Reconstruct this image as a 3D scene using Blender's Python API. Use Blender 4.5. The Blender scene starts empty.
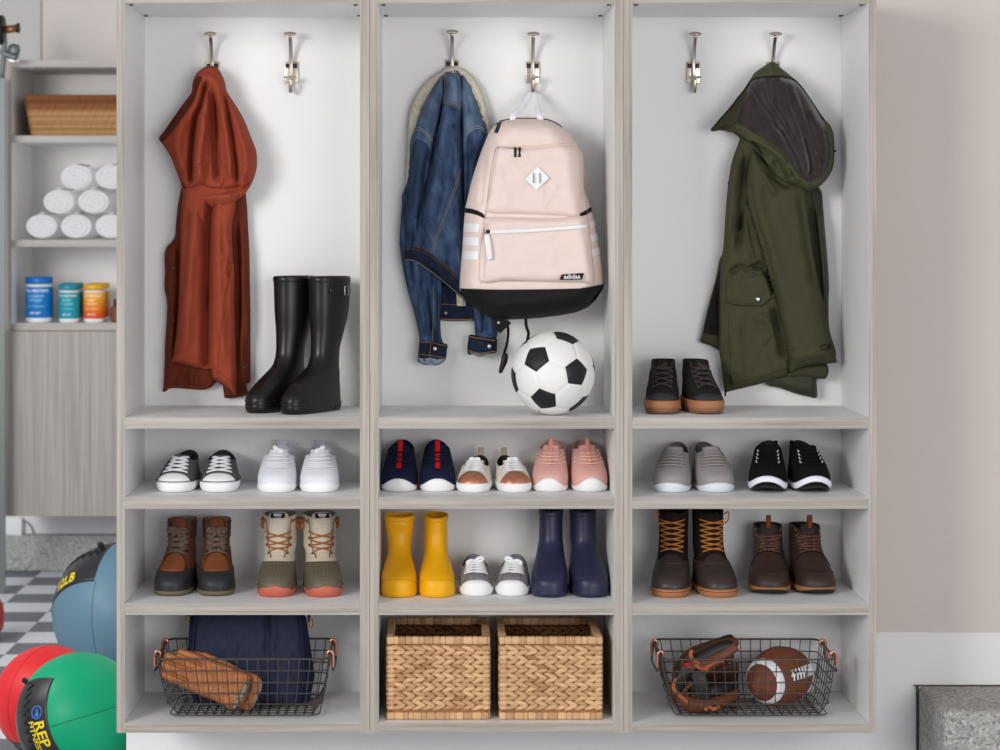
import bpy, math, random
import numpy as np
from mathutils import Vector, Matrix, geometry
random.seed(7); RNG = np.random.RandomState(11)
SC = bpy.context.scene
COL = SC.collection
PI = math.pi
# ------------------------------------------------------------------ camera model (1000 x 750 frame)
CD, FPX, VX, VY, EYE = 5.3, 2120.0, 437.0, 228.0, 1.57   # camera distance, focal px, principal point, eye height
def sc(Y): return (CD + Y) / FPX
def PX(px, py, Y):
    s = sc(Y); return Vector(((px - VX) * s, Y, EYE - (py - VY) * s))
def toeY(py, Z): return FPX * (EYE - Z) / (py - VY) - CD
# ------------------------------------------------------------------ objects
def tag(o, label=None, cat=None, group=None, kind=None):
    if label: o['label'] = label
    if cat: o['category'] = cat
    if group: o['group'] = group
    if kind: o['kind'] = kind
    return o
def thing(name, label, cat, loc=(0, 0, 0), rz=0.0, group=None):
    o = bpy.data.objects.new(name, None); COL.objects.link(o)
    o.location = loc; o.rotation_euler = (0, 0, rz); o.empty_display_size = .05
    return tag(o, label, cat, group)
class MB:
    def __init__(s): s.v = []; s.f = []; s.m = []; s.t = []
    def add(s, V, F, mi=0, tint=None):
        b = len(s.v); s.v.extend([tuple(map(float, p)) for p in V])
        for q in F: s.f.append([b + i for i in q]); s.m.append(mi)
        s.t.extend([0.5 if tint is None else tint] * len(V))
        return s
    def grid(s, G, close_u=False, close_v=False, mi=0, flip=False, tint=None):
        """G: array (rows, cols, 3)"""
        G = np.asarray(G, float); r, c, _ = G.shape; F = []
        for i in range(r if close_v else r - 1):
            for j in range(c if close_u else c - 1):
                a, b2 = i * c + j, i * c + (j + 1) % c
                d, e = ((i + 1) % r) * c + j, ((i + 1) % r) * c + (j + 1) % c
                F.append([a, d, e, b2] if flip else [a, b2, e, d])
        return s.add(G.reshape(-1, 3), F, mi, tint)
    def box(s, lo, hi, mi=0, fm=None, bev=0.0, tint=None):
        x0, y0, z0 = lo; x1, y1, z1 = hi
        if bev <= 0:
            V = [(x0,y0,z0),(x1,y0,z0),(x1,y1,z0),(x0,y1,z0),(x0,y0,z1),(x1,y0,z1),(x1,y1,z1),(x0,y1,z1)]
            F = [[0,3,2,1],[4,5,6,7],[0,1,5,4],[1,2,6,5],[2,3,7,6],[3,0,4,7]]   # bottom top front right back left
            nm = ['bottom','top','front','right','back','left']
            b = len(s.v); s.v.extend(V); s.t.extend([.5 if tint is None else tint]*8)
            for k, q in enumerate(F):
                s.f.append([b+i for i in q]); s.m.append((fm or {}).get(nm[k], mi))
            return s
        n = 3; c = [((x0+x1)/2), (y0+y1)/2, (z0+z1)/2]; h = [(x1-x0)/2, (y1-y0)/2, (z1-z0)/2]
        bv = min(bev, *[k*.98 for k in h])
        return s.rbox(c, h, bv, mi, tint)
    def rbox(s, c, h, r, mi=0, tint=None, M=None, n=3):
        """rounded box"""
        V = []; F = []
        lat = [(-PI/2 + PI/2 * i / n) for i in range(n + 1)]; lat = [(a, -1) for a in lat] + [(-a, 1) for a in reversed(lat)]
        lon = []
        for qd in range(4):
            for i in range(n + 1): lon.append(((qd + i / n) * PI / 2, qd))
        sg = [(1, 1), (-1, 1), (-1, -1), (1, -1)]
        for a, sz in lat:
            for b, qd in lon:
                p = Vector((r*math.cos(a)*math.cos(b) + sg[qd][0]*(h[0]-r), r*math.cos(a)*math.sin(b) + sg[qd][1]*(h[1]-r), r*math.sin(a) + sz*(h[2]-r)))
                if M is not None: p = M @ p
                V.append(p + Vector(c))
        m = len(lon)
        for i in range(len(lat) - 1):
            for j in range(m): F.append([i*m+j, i*m+(j+1) % m, (i+1)*m+(j+1) % m, (i+1)*m+j])
        F.append(list(reversed(range(m)))); F.append([(len(lat)-1)*m+j for j in range(m)])
        return s.add(V, F, mi, tint)
    def ell(s, c, r, M=None, nu=12, nv=8, mi=0, tint=None, pw=1.0):
        V = []; F = []
        for i in range(1, nv):
            a = -PI/2 + PI*i/nv
            for j in range(nu):
                b = 2*PI*j/nu
                p = Vector((math.cos(a)*math.cos(b)*r[0], math.cos(a)*math.sin(b)*r[1], math.sin(a)*r[2]))
                V.append((M @ p if M is not None else p) + Vector(c))
        lo = Vector((0, 0, -r[2])); hi = Vector((0, 0, r[2]))
        V.append((M @ lo if M is not None else lo) + Vector(c)); V.append((M @ hi if M is not None else hi) + Vector(c))
        k = (nv-1)*nu
        for i in range(nv-2):
            for j in range(nu): F.append([i*nu+j, i*nu+(j+1) % nu, (i+1)*nu+(j+1) % nu, (i+1)*nu+j])
        for j in range(nu):
            F.append([k, (j+1) % nu, j]); F.append([k+1, (nv-2)*nu+j, (nv-2)*nu+(j+1) % nu])
        return s.add(V, F, mi, tint)
    def tube(s, P, r, n=8, closed=False, mi=0, tint=None, flat=None, nrm=None):
        """P points, r radius or list; flat=(half width, half thickness) ribbon with normals nrm"""
        P = [Vector(p) for p in P]; m = len(P); T = []
        for i in range(m):
            a = P[(i-1) % m] if (closed or i > 0) else P[i]; b = P[(i+1) % m] if (closed or i < m-1) else P[i]
            t = (b - a); T.append(t.normalized() if t.length > 1e-9 else Vector((0, 0, 1)))
        N = []
        if nrm is None:
            up = Vector((0, 0, 1)) if abs(T[0].z) < .9 else Vector((1, 0, 0))
            nn = (up - T[0]*up.dot(T[0])).normalized()
            for i in range(m):
                nn = nn - T[i]*nn.dot(T[i]); nn = nn.normalized() if nn.length > 1e-6 else Vector((1, 0, 0)); N.append(nn.copy())
        else:
            for i in range(m):
                q = Vector(nrm[i]); q = q - T[i]*q.dot(T[i]); N.append(q.normalized() if q.length > 1e-6 else Vector((0, -1, 0)))
        V = []
        for i in range(m):
            B = T[i].cross(N[i]); rr = r[i] if isinstance(r, (list, tuple, np.ndarray)) else r
            for j in range(n):
                a = 2*PI*j/n
                if flat: ca, sa = math.cos(a), math.sin(a); w = flat[0]*math.copysign(abs(ca)**.6, ca); h = flat[1]*math.copysign(abs(sa)**.7, sa)
                else: w = rr*math.cos(a); h = rr*math.sin(a)
                V.append(P[i] + B*w + N[i]*h)
        F = []
        for i in range(m if closed else m-1):
            for j in range(n):
                F.append([i*n+j, i*n+(j+1) % n, ((i+1) % m)*n+(j+1) % n, ((i+1) % m)*n+j])
        if not closed: F.append(list(reversed(range(n)))); F.append([(m-1)*n+j for j in range(n)])
        return s.add(V, F, mi, tint)
    def lathe(s, prof, c=(0, 0, 0), n=32, mi=0, M=None, cap=True):
        V = []; F = []
        for r, z in prof:
            for j in range(n):
                p = Vector((r*math.cos(2*PI*j/n), r*math.sin(2*PI*j/n), z)); V.append((M @ p if M is not None else p) + Vector(c))
        for i in range(len(prof)-1):
            for j in range(n): F.append([i*n+j, i*n+(j+1) % n, (i+1)*n+(j+1) % n, (i+1)*n+j])
        if cap: F.append(list(reversed(range(n)))); F.append([(len(prof)-1)*n+j for j in range(n)])
        return s.add(V, F, mi)
    def build(s, name, mats, parent=None, org=(0, 0, 0), smooth=True, solid=0.0, tint=False, bevel=0.0, sub=0):
        me = bpy.data.meshes.new(name); o3 = Vector(org)
        me.from_pydata([Vector(v) - o3 for v in s.v], [], s.f); me.update()
        for mt in (mats if isinstance(mats, (list, tuple)) else [mats]): me.materials.append(mt)
        me.polygons.foreach_set('material_index', s.m)
        me.polygons.foreach_set('use_smooth', [bool(smooth)]*len(me.polygons))
        if tint:
            at = me.attributes.new('tint', 'FLOAT', 'POINT'); at.data.foreach_set('value', s.t)
        o = bpy.data.objects.new(name, me); COL.objects.link(o)
        if parent is not None: o.parent = parent
        if solid:
            md = o.modifiers.new('thick', 'SOLIDIFY'); md.thickness = abs(solid); md.offset = -1 if solid > 0 else 1
        if bevel:
            md = o.modifiers.new('soft', 'BEVEL'); md.width = bevel; md.segments = 2; md.limit_method = 'ANGLE'
        if sub:
            md = o.modifiers.new('sub', 'SUBSURF'); md.levels = sub; md.render_levels = sub
        if smooth == 'angle': me.set_sharp_from_angle(angle=math.radians(35))
        return o
def smooth_path(P, k=6, closed=False):
    P = [Vector(p) for p in P]; n = len(P); out = []
    for i in range(n if closed else n-1):
        p1, p2 = P[i], P[(i+1) % n]
        p0 = P[(i-1) % n] if (closed or i > 0) else p1*2 - p2
        p3 = P[(i+2) % n] if (closed or i < n-2) else p2*2 - p1
        for j in range(k):
            t = j/k
            out.append(.5*((2*p1) + (p2-p0)*t + (2*p0-5*p1+4*p2-p3)*t*t + (3*p1-p0-3*p2+p3)*t**3))
    if not closed: out.append(P[-1])
    return out
# ------------------------------------------------------------------ materials
def lin(c):
    r = []
    for v in c[:3]:
        v = v/255.0; r.append(v/12.92 if v <= .04045 else ((v+.055)/1.055)**2.4)
    return (*r, 1.0)
MATS = {}
def M(name, rgb, rough=.6, metal=0.0, var=.0, vs=20.0, stretch=(1, 1, 1), bump=0.0, bs=200.0, bkind='noise', bstretch=(1, 1, 1), rgb2=None, spec=None, sheen=0.0, coat=0.0, tint=None, sss=0.0):
    """Principled material: base colour rgb (sRGB 0-255), noise mix to rgb2 (or a darker rgb) by var, procedural bump"""
    if name in MATS: return MATS[name]
    m = bpy.data.materials.new(name); m.use_nodes = True; nt = m.node_tree; N = nt.nodes; L = nt.links
    b = N['Principled BSDF']; b.inputs['Base Color'].default_value = lin(rgb); b.inputs['Roughness'].default_value = rough
    b.inputs['Metallic'].default_value = metal; b.inputs['Specular IOR Level'].default_value = spec if spec is not None else (.15 if rough > .68 else .4)
    if sheen: b.inputs['Sheen Weight'].default_value = sheen; b.inputs['Sheen Roughness'].default_value = .5
    if coat: b.inputs['Coat Weight'].default_value = coat; b.inputs['Coat Roughness'].default_value = .15
    tc = N.new('ShaderNodeTexCoord')
    def mapped(st):
        mp = N.new('ShaderNodeMapping'); mp.inputs['Scale'].default_value = st; L.new(tc.outputs['Object'], mp.inputs['Vector']); return mp.outputs['Vector']
    if var or tint:
        mx = N.new('ShaderNodeMix'); mx.data_type = 'RGBA'; mx.inputs['A'].default_value = lin(rgb)
        mx.inputs['B'].default_value = lin(rgb2) if rgb2 else lin([v*.6 for v in rgb])
        if tint:
            at = N.new('ShaderNodeAttribute'); at.attribute_name = 'tint'; src = at.outputs['Fac']
            if var:
                nz = N.new('ShaderNodeTexNoise'); nz.inputs['Scale'].default_value = vs; nz.inputs['Detail'].default_value = 4; L.new(mapped(stretch), nz.inputs['Vector'])
                ad = N.new('ShaderNodeMath'); ad.operation = 'MULTIPLY_ADD'; L.new(nz.outputs['Fac'], ad.inputs[0]); ad.inputs[1].default_value = var; L.new(src, ad.inputs[2]); src = ad.outputs[0]
                sb = N.new('ShaderNodeMath'); sb.operation = 'SUBTRACT'; L.new(src, sb.inputs[0]); sb.inputs[1].default_value = var*.5; sb.use_clamp = True; src = sb.outputs[0]
        else:
            nz = N.new('ShaderNodeTexNoise'); nz.inputs['Scale'].default_value = vs; nz.inputs['Detail'].default_value = 5; L.new(mapped(stretch), nz.inputs['Vector'])
            rp = N.new('ShaderNodeMapRange'); rp.inputs['From Min'].default_value = .35; rp.inputs['From Max'].default_value = .68; rp.inputs['To Max'].default_value = var
            L.new(nz.outputs['Fac'], rp.inputs['Value']); src = rp.outputs['Result']
        L.new(src, mx.inputs['Factor']); L.new(mx.outputs['Result'], b.inputs['Base Color'])
    if bump:
        bp = N.new('ShaderNodeBump'); bp.inputs['Strength'].default_value = 1.0; bp.inputs['Distance'].default_value = bump
        v = mapped(bstretch)
        if bkind == 'voronoi':
            t = N.new('ShaderNodeTexVoronoi'); t.inputs['Scale'].default_value = bs; o = t.outputs['Distance']
        elif bkind == 'weave':
            t = N.new('ShaderNodeTexWave'); t.inputs['Scale'].default_value = bs; t.bands_direction = 'DIAGONAL'; o = t.outputs['Fac']
        elif bkind == 'check':
            t = N.new('ShaderNodeTexVoronoi'); t.inputs['Scale'].default_value = bs; t.inputs['Randomness'].default_value = .25; o = t.outputs['Distance']
        else:
            t = N.new('ShaderNodeTexNoise'); t.inputs['Scale'].default_value = bs; t.inputs['Detail'].default_value = 3; o = t.outputs['Fac']
        L.new(v, t.inputs['Vector']); L.new(o, bp.inputs['Height']); L.new(bp.outputs['Normal'], b.inputs['Normal'])
    MATS[name] = m
    return m
def wood(name, stretch, c1, c2, c3, rough=.55):
    m = bpy.data.materials.new(name); m.use_nodes = True; nt = m.node_tree; N = nt.nodes; L = nt.links; b = N['Principled BSDF']
    tc = N.new('ShaderNodeTexCoord'); mp = N.new('ShaderNodeMapping'); mp.inputs['Scale'].default_value = stretch
    L.new(tc.outputs['Object'], mp.inputs['Vector'])
    n1 = N.new('ShaderNodeTexNoise'); n1.inputs['Scale'].default_value = 1.0; n1.inputs['Detail'].default_value = 6; n1.inputs['Roughness'].default_value = .65
    L.new(mp.outputs['Vector'], n1.inputs['Vector'])
    cr = N.new('ShaderNodeValToRGB'); e = cr.color_ramp.elements; e[0].position = .3; e[0].color = lin(c2); e[1].position = .72; e[1].color = lin(c3)
    k = cr.color_ramp.elements.new(.5); k.color = lin(c1)
    L.new(n1.outputs['Fac'], cr.inputs['Fac']); L.new(cr.outputs['Color'], b.inputs['Base Color']); b.inputs['Roughness'].default_value = rough
    bp = N.new('ShaderNodeBump'); bp.inputs['Distance'].default_value = .0004; L.new(n1.outputs['Fac'], bp.inputs['Height']); L.new(bp.outputs['Normal'], b.inputs['Normal'])
    MATS[name] = m
    return m
# ------------------------------------------------------------------ lettering
def text_geo(txt, size=1.0, bold=0.0, align='CENTER', shear=0.0, res=3):
    cu = bpy.data.curves.new('t', 'FONT'); cu.body = txt; cu.size = size; cu.align_x = align; cu.align_y = 'CENTER'; cu.offset = bold; cu.shear = shear; cu.resolution_u = res
    o = bpy.data.objects.new('t', cu); COL.objects.link(o); bpy.context.view_layer.update()
    dg = bpy.context.evaluated_depsgraph_get(); me = bpy.data.meshes.new_from_object(o.evaluated_get(dg))
    V = [(v.co.x, v.co.y) for v in me.vertices]; F = [list(p.vertices) for p in me.polygons]
    bpy.data.objects.remove(o); bpy.data.curves.remove(cu); bpy.data.meshes.remove(me)
    return V, F
def text_on(mb, txt, size, fn, bold=0.0, mi=0, align='CENTER', shear=0.0):
    """fn maps flat (x, y) to a 3-D point"""
    V, F = text_geo(txt, size, bold, align, shear); mb.add([fn(x, y) for x, y in V], F, mi); return mb
# ------------------------------------------------------------------ cloth reliefs (real shells hanging a few cm off the back panel)
def seg_dist(P, A, B):
    """distance, parameter, signed side: points P(n,2) to segments A->B (m,2)"""
    d = B - A; L2 = (d**2).sum(1) + 1e-12
    t = np.clip(((P[:, None, :] - A[None])*d[None]).sum(2)/L2[None], 0, 1)
    q = A[None] + t[:, :, None]*d[None]; df = P[:, None, :] - q
    return np.sqrt((df**2).sum(2)), t, d[None, :, 0]*df[:, :, 1] - d[None, :, 1]*df[:, :, 0]
def cr2(pts, step, closed):
    v = smooth_path([(p[0], p[1], 0) for p in pts], 8, closed); v = np.array([(p.x, p.y) for p in v])
    if closed: v = np.vstack([v, v[:1]])
    L = np.concatenate([[0], np.cumsum(np.sqrt((np.diff(v, axis=0)**2).sum(1)))]); n = max(3, int(L[-1]/step))
    t = np.linspace(0, L[-1], n+1); w = np.stack([np.interp(t, L, v[:, 0]), np.interp(t, L, v[:, 1])], 1)
    return w[:-1] if closed else w
_NZ = RNG.rand(64, 64)
def vnoise(x, y):
    x0 = np.floor(x).astype(int); y0 = np.floor(y).astype(int); fx = x-x0; fy = y-y0; fx = fx*fx*(3-2*fx); fy = fy*fy*(3-2*fy)
    g = lambda i, j: _NZ[i % 64, j % 64]
    return (g(x0, y0)*(1-fx)*(1-fy) + g(x0+1, y0)*fx*(1-fy) + g(x0, y0+1)*(1-fx)*fy + g(x0+1, y0+1)*fx*fy) - .5
class Relief:
    """a cloth panel: outline in photograph px taken at depth plane Yp; edge at depth Y0, bulging toward the viewer"""
    FOLD = 1.0
    def __init__(s, outline, Y0, bulge, R, folds=(), Yp=None, step=1.6, noise=(0, 10, 10), sharp=False, slope=(0, 0, 0)):
        s.Y0, s.bulge, s.R, s.step = Y0, bulge, R, step; s.Yp = Y0 - bulge*.6 if Yp is None else Yp
        s.noise = noise; s.slope = slope
        if sharp:
            pts = []
            for i in range(len(outline)):
                a = np.array(outline[i], float); b = np.array(outline[(i+1) % len(outline)], float); n = max(1, int(np.linalg.norm(b-a)/step))
                for k in range(n): pts.append(a + (b-a)*k/n)
            s.B = np.array(pts)
        else: s.B = cr2(outline, step, True)
        s.folds = []
        for f in folds:
            k, pts, w, h = f[:4]; s.folds.append((k, cr2(pts, 3.0, False), w, h*s.FOLD, f[4] if len(f) > 4 else .15))
    def dep(s, P):
        P = np.asarray(P, float).reshape(-1, 2)
        A, B = s.B, np.roll(s.B, -1, 0); d = np.concatenate([seg_dist(P[i:i+800], A, B)[0].min(1) for i in range(0, len(P), 800)])
        e = 1 - np.clip(d/s.R, 0, 1); y = s.Y0 - s.bulge*np.sqrt(np.maximum(0, 1 - e*e))
        amp = np.clip(d/4.0, 0, 1)
        for k, q, w, h, tp in s.folds:
            D, t, sg = seg_dist(P, q[:-1], q[1:]); i = D.argmin(1); r = np.arange(len(P)); dd = D[r, i]; u = (i + t[r, i])/(len(q)-1); sd = sg[r, i]
            tap = np.clip(u/tp, 0, 1)*np.clip((1-u)/tp, 0, 1) if tp > 0 else 1.0; tap = tap*tap*(3-2*tap) if tp > 0 else 1.0
            if k == 'g': pr = np.exp(-(dd/w)**2)
            else: pr = np.where(sd > 0, np.exp(-dd/w), np.exp(-(dd/(w*.22))**2))
            y = y - h*pr*tap*np.clip(d/2.0, .25, 1)
        a, sx, sy = s.noise
        if a: y = y - amp*a*(vnoise(P[:, 0]/sx+3.3, P[:, 1]/sy+8.1)*1.4 + vnoise(P[:, 0]/sx*2.3, P[:, 1]/sy*2.3)*.6)
        cx, cy = s.B.mean(0); y = y - s.slope[0]*(P[:, 0]-cx) - s.slope[1]*(P[:, 1]-cy)
        return y
    def pt(s, p, off=0.0):
        Y = s.dep([p])[0] - off; S = sc(Y); return Vector(((p[0]-VX)*S, Y, EYE - (p[1]-VY)*S))
    def pts(s, P, off=0.0):
        P = np.asarray(P, float); Y = s.dep(P) - off; return [Vector(((p[0]-VX)*sc(y), y, EYE - (p[1]-VY)*sc(y))) for p, y in zip(P, Y)]
    def tri(s, B, step):
        x0, y0 = B.min(0); x1, y1 = B.max(0); G = []
        row = 0; y = y0
        while y < y1:
            x = x0 + (step/2 if row % 2 else 0)
            while x < x1: G.append((x, y)); x += step
            y += step*.866; row += 1
        G = np.array(G); A2, B2 = B, np.roll(B, -1, 0)
        ins = np.zeros(len(G), bool)
        for a, b in zip(A2, B2):
            c = ((a[1] > G[:, 1]) != (b[1] > G[:, 1])); 
            if c.any():
                xx = (b[0]-a[0])*(G[:, 1]-a[1])/((b[1]-a[1]) if b[1] != a[1] else 1e-9) + a[0]; ins ^= c & (G[:, 0] < xx)
        G = G[ins]
        if len(G):
            d = np.concatenate([seg_dist(G[i:i+800], A2, B2)[0].min(1) for i in range(0, len(G), 800)]); G = G[d > step*.55]
        P = np.vstack([B, G]) if len(G) else B; n = len(B)
        r = geometry.delaunay_2d_cdt([Vector((float(p[0]), float(p[1]))) for p in P], [(i, (i+1) % n) for i in range(n)], [], 1, 1e-5)
        return np.array([(v.x, v.y) for v in r[0]]), [list(f) for f in r[2]]
    def mesh(s, mb, mi=0, hole=None):
        V, F = s.tri(s.B, s.step); W = s.pts(V)
        if hole is not None:
            h = np.array(hole, float); A, B = h, np.roll(h, -1, 0)
            def ins(p): 
                r = False
                for a, b in zip(A, B):
                    if (a[1] > p[1]) != (b[1] > p[1]) and p[0] < (b[0]-a[0])*(p[1]-a[1])/(b[1]-a[1]) + a[0]: r = not r
                return r
            F = [f for f in F if not ins(V[list(f)].mean(0))]
        F2 = []
        for f in F:
            a, b, c = W[f[0]], W[f[1]], W[f[2]]; n = (b-a).cross(c-a); F2.append(f if n.y < 0 else f[::-1])
        mb.add(W, F2, mi); return mb
    def patch(s, mb, outline, off=.0015, mi=0, sharp=True, step=1.2):
        """a flat applied patch following the surface"""
        q = Relief(outline, 0, 0, 1, step=step, sharp=sharp); V, F = s.tri(q.B, step); W = s.pts(V, off)
        F2 = []
        for f in F:
            a, b, c = W[f[0]], W[f[1]], W[f[2]]; n = (b-a).cross(c-a); F2.append(f if n.y < 0 else f[::-1])
        mb.add(W, F2, mi); return mb
    def cord(s, mb, pts, r, off=.001, step=1.5, n=6, mi=0, dash=None):
        q = cr2(pts, step, False)
        if dash is None: mb.tube(s.pts(q, off), r, n, mi=mi)
        else:
            W = s.pts(cr2(pts, .5, False), off); a, b = dash; i = 0
            while i + a < len(W): mb.tube(W[i:i+a+1], r, 5, mi=mi); i += a+b
        return mb
# ================================================================== materials of the setting
m_wall = M('wall_paint', (216, 206, 200), .9, var=.05, vs=3, bump=.0006, bs=260)
m_stem = M('stem_paint', (236, 235, 236), .8, bump=.0005, bs=180)
m_far = M('far_wall_paint', (218, 210, 205), .9, bump=.0005, bs=200)
m_white = M('white_melamine', (235, 234, 234), .5)
m_woodv = wood('grain_upright', (85, 85, 1.8), (171, 163, 153), (138, 130, 121), (196, 188, 178))
m_woodh = wood('grain_level', (1.8, 85, 85), (169, 161, 152), (138, 130, 121), (194, 187, 178))
m_greywood = wood('grey_door_grain', (80, 80, 1.5), (166, 159, 153), (148, 141, 136), (182, 176, 170))
m_greyboard = wood('grey_board', (2.0, 60, 60), (176, 169, 165), (162, 154, 150), (188, 182, 178))
m_chrome = M('brushed_nickel', (196, 186, 174), .28, 1.0)
m_black = M('matte_black', (20, 20, 21), .5)
m_conc = None
def concrete(name, sc_, cols):
    m = bpy.data.materials.new(name); m.use_nodes = True; nt = m.node_tree; N = nt.nodes; L = nt.links; b = N['Principled BSDF']
    tc = N.new('ShaderNodeTexCoord'); v = N.new('ShaderNodeTexVoronoi'); v.inputs['Scale'].default_value = sc_; L.new(tc.outputs['Object'], v.inputs['Vector'])
    sp = N.new('ShaderNodeSeparateColor'); L.new(v.outputs['Color'], sp.inputs['Color'])
    cr = N.new('ShaderNodeValToRGB'); cr.color_ramp.interpolation = 'CONSTANT'; e = cr.color_ramp.elements
    e[0].position = 0; e[0].color = lin(cols[0]); e[1].position = .12; e[1].color = lin(cols[1])
    for p, c in ((.35, cols[2]), (.6, cols[3]), (.85, cols[4])):
        k = cr.color_ramp.elements.new(p); k.color = lin(c)
    L.new(sp.outputs['Red'], cr.inputs['Fac'])
    n = N.new('ShaderNodeTexNoise'); n.inputs['Scale'].default_value = sc_*2.2; L.new(tc.outputs['Object'], n.inputs['Vector'])
    mx = N.new('ShaderNodeMix'); mx.data_type = 'RGBA'; mx.inputs['Factor'].default_value = .35; L.new(cr.outputs['Color'], mx.inputs['A']); L.new(n.outputs['Fac'], mx.inputs['B'])
    L.new(mx.outputs['Result'], b.inputs['Base Color']); b.inputs['Roughness'].default_value = .75
    bp = N.new('ShaderNodeBump'); bp.inputs['Distance'].default_value = .0012; L.new(n.outputs['Fac'], bp.inputs['Height']); L.new(bp.outputs['Normal'], b.inputs['Normal'])
    return m
m_curb = concrete('aggregate_curb', 170, [(58, 58, 60), (126, 121, 115), (164, 159, 152), (146, 140, 133), (190, 186, 180)])
m_curbfar = concrete('aggregate_far', 110, [(110, 110, 114), (150, 148, 147), (176, 174, 173), (160, 157, 155), (192, 190, 190)])
def floor_mat():
    m = bpy.data.materials.new('interlocking_tiles'); m.use_nodes = True; nt = m.node_tree; N = nt.nodes; L = nt.links; b = N['Principled BSDF']
    tc = N.new('ShaderNodeTexCoord'); sx = N.new('ShaderNodeSeparateXYZ'); L.new(tc.outputs['Object'], sx.inputs['Vector'])
    def mth(op, a, bb=None, c=None):
        n = N.new('ShaderNodeMath'); n.operation = op
        for i, q in enumerate((a, bb, c)):
            if q is None: continue
            if isinstance(q, (int, float)): n.inputs[i].default_value = q
            else: L.new(q, n.inputs[i])
        return n.outputs[0]
    T = .215
    # saw-tooth interlocking edge
    zig = mth('MULTIPLY', mth('PINGPONG', sx.outputs['X'], .012), .5); zig2 = mth('MULTIPLY', mth('PINGPONG', sx.outputs['Y'], .012), .5)
    u = mth('FLOOR', mth('DIVIDE', mth('ADD', mth('ADD', sx.outputs['X'], 1.804 + T*40), zig2), T))
    v = mth('FLOOR', mth('DIVIDE', mth('ADD', mth('ADD', sx.outputs['Y'], -4.23 + T*61), zig), T))
    ck = mth('MODULO', mth('ADD', u, v), 2.0)
    rib = mth('PINGPONG', mth('ADD', sx.outputs['Y'], sx.outputs['X']), .006)
    mx = N.new('ShaderNodeMix'); mx.data_type = 'RGBA'; mx.inputs['A'].default_value = lin((118, 121, 130)); mx.inputs['B'].default_value = lin((226, 229, 236))
    L.new(ck, mx.inputs['Factor']); L.new(mx.outputs['Result'], b.inputs['Base Color']); b.inputs['Roughness'].default_value = .5
    bp = N.new('ShaderNodeBump'); bp.inputs['Distance'].default_value = .25; L.new(rib, bp.inputs['Height']); L.new(bp.outputs['Normal'], b.inputs['Normal'])
    return m
m_floor = floor_mat()
def struct(name, mb, mat, label=None, **k):
    o = mb.build(name, mat, smooth=False, **k); o['kind'] = 'structure'
    if label: o['label'] = label
    return o
WY = .378                                   # face of the wall the units hang on
ZL = PX(0, 632, WY).z                       # lip between drywall and stem wall
struct('floor', MB().box((-3.4, -6.2, -.06), (2.6, 4.60, 0)), m_floor, 'grey and white checkered interlocking tile floor')
struct('wall_back', MB().box((-.833, WY+.006, 0), (2.6, WY+.14, ZL)), m_stem, 'white painted stem wall below the drywall')
struct('wall_back_upper', MB().box((-.833, WY, ZL), (2.6, WY+.14, 2.75)), m_wall, 'beige painted drywall behind the lockers')
struct('wall_side', MB().box((-.833, WY+.14, 0), (-.70, 4.46, 2.75)), m_stem)
struct('wall_far', MB().box((-3.4, 4.46, 0), (-.70, 4.58, 2.75)), m_far, 'pale far wall behind the grey cabinet')
struct('trim_2', MB().box((-3.4, 4.44, 2.2), (PX(41, 0, 4.45).x, 4.46, 2.75)), M('far_panel_paint', (196, 195, 192), .8))
struct('trim_3', MB().box((-3.4, 4.38, 0), (-.834, 4.46, .165), bev=.012), m_curbfar, 'speckled concrete curb along the far wall')
struct('trim_5', MB().box((-3.4, 4.449, .165), (-.834, 4.46, .45)), m_stem)
# concrete curb beside the lockers
cb = MB(); x0 = PX(918, 0, WY).x; zt = PX(0, 686, WY).z
cb.rbox(((x0+2.6)/2, (.085+WY+.004)/2, zt/2), ((2.6-x0)/2, (WY+.004-.085)/2, zt/2), .018)
o = struct('trim_4', cb, m_curb, 'speckled concrete curb against the white stem wall'); 
for p in o.data.polygons: p.use_smooth = True
o.data.set_sharp_from_angle(angle=math.radians(50))
struct('trim_6', MB().box((x0-.012, WY-.006, zt+.0005), (2.6, WY+.0035, zt+.0025)), M('joint_brown', (92, 74, 62), .8))
struct('trim_7', MB().box((x0-.0045, WY-.010, 0), (x0-.0005, WY+.003, zt)), M('joint_dark', (80, 76, 72), .8))
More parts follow.
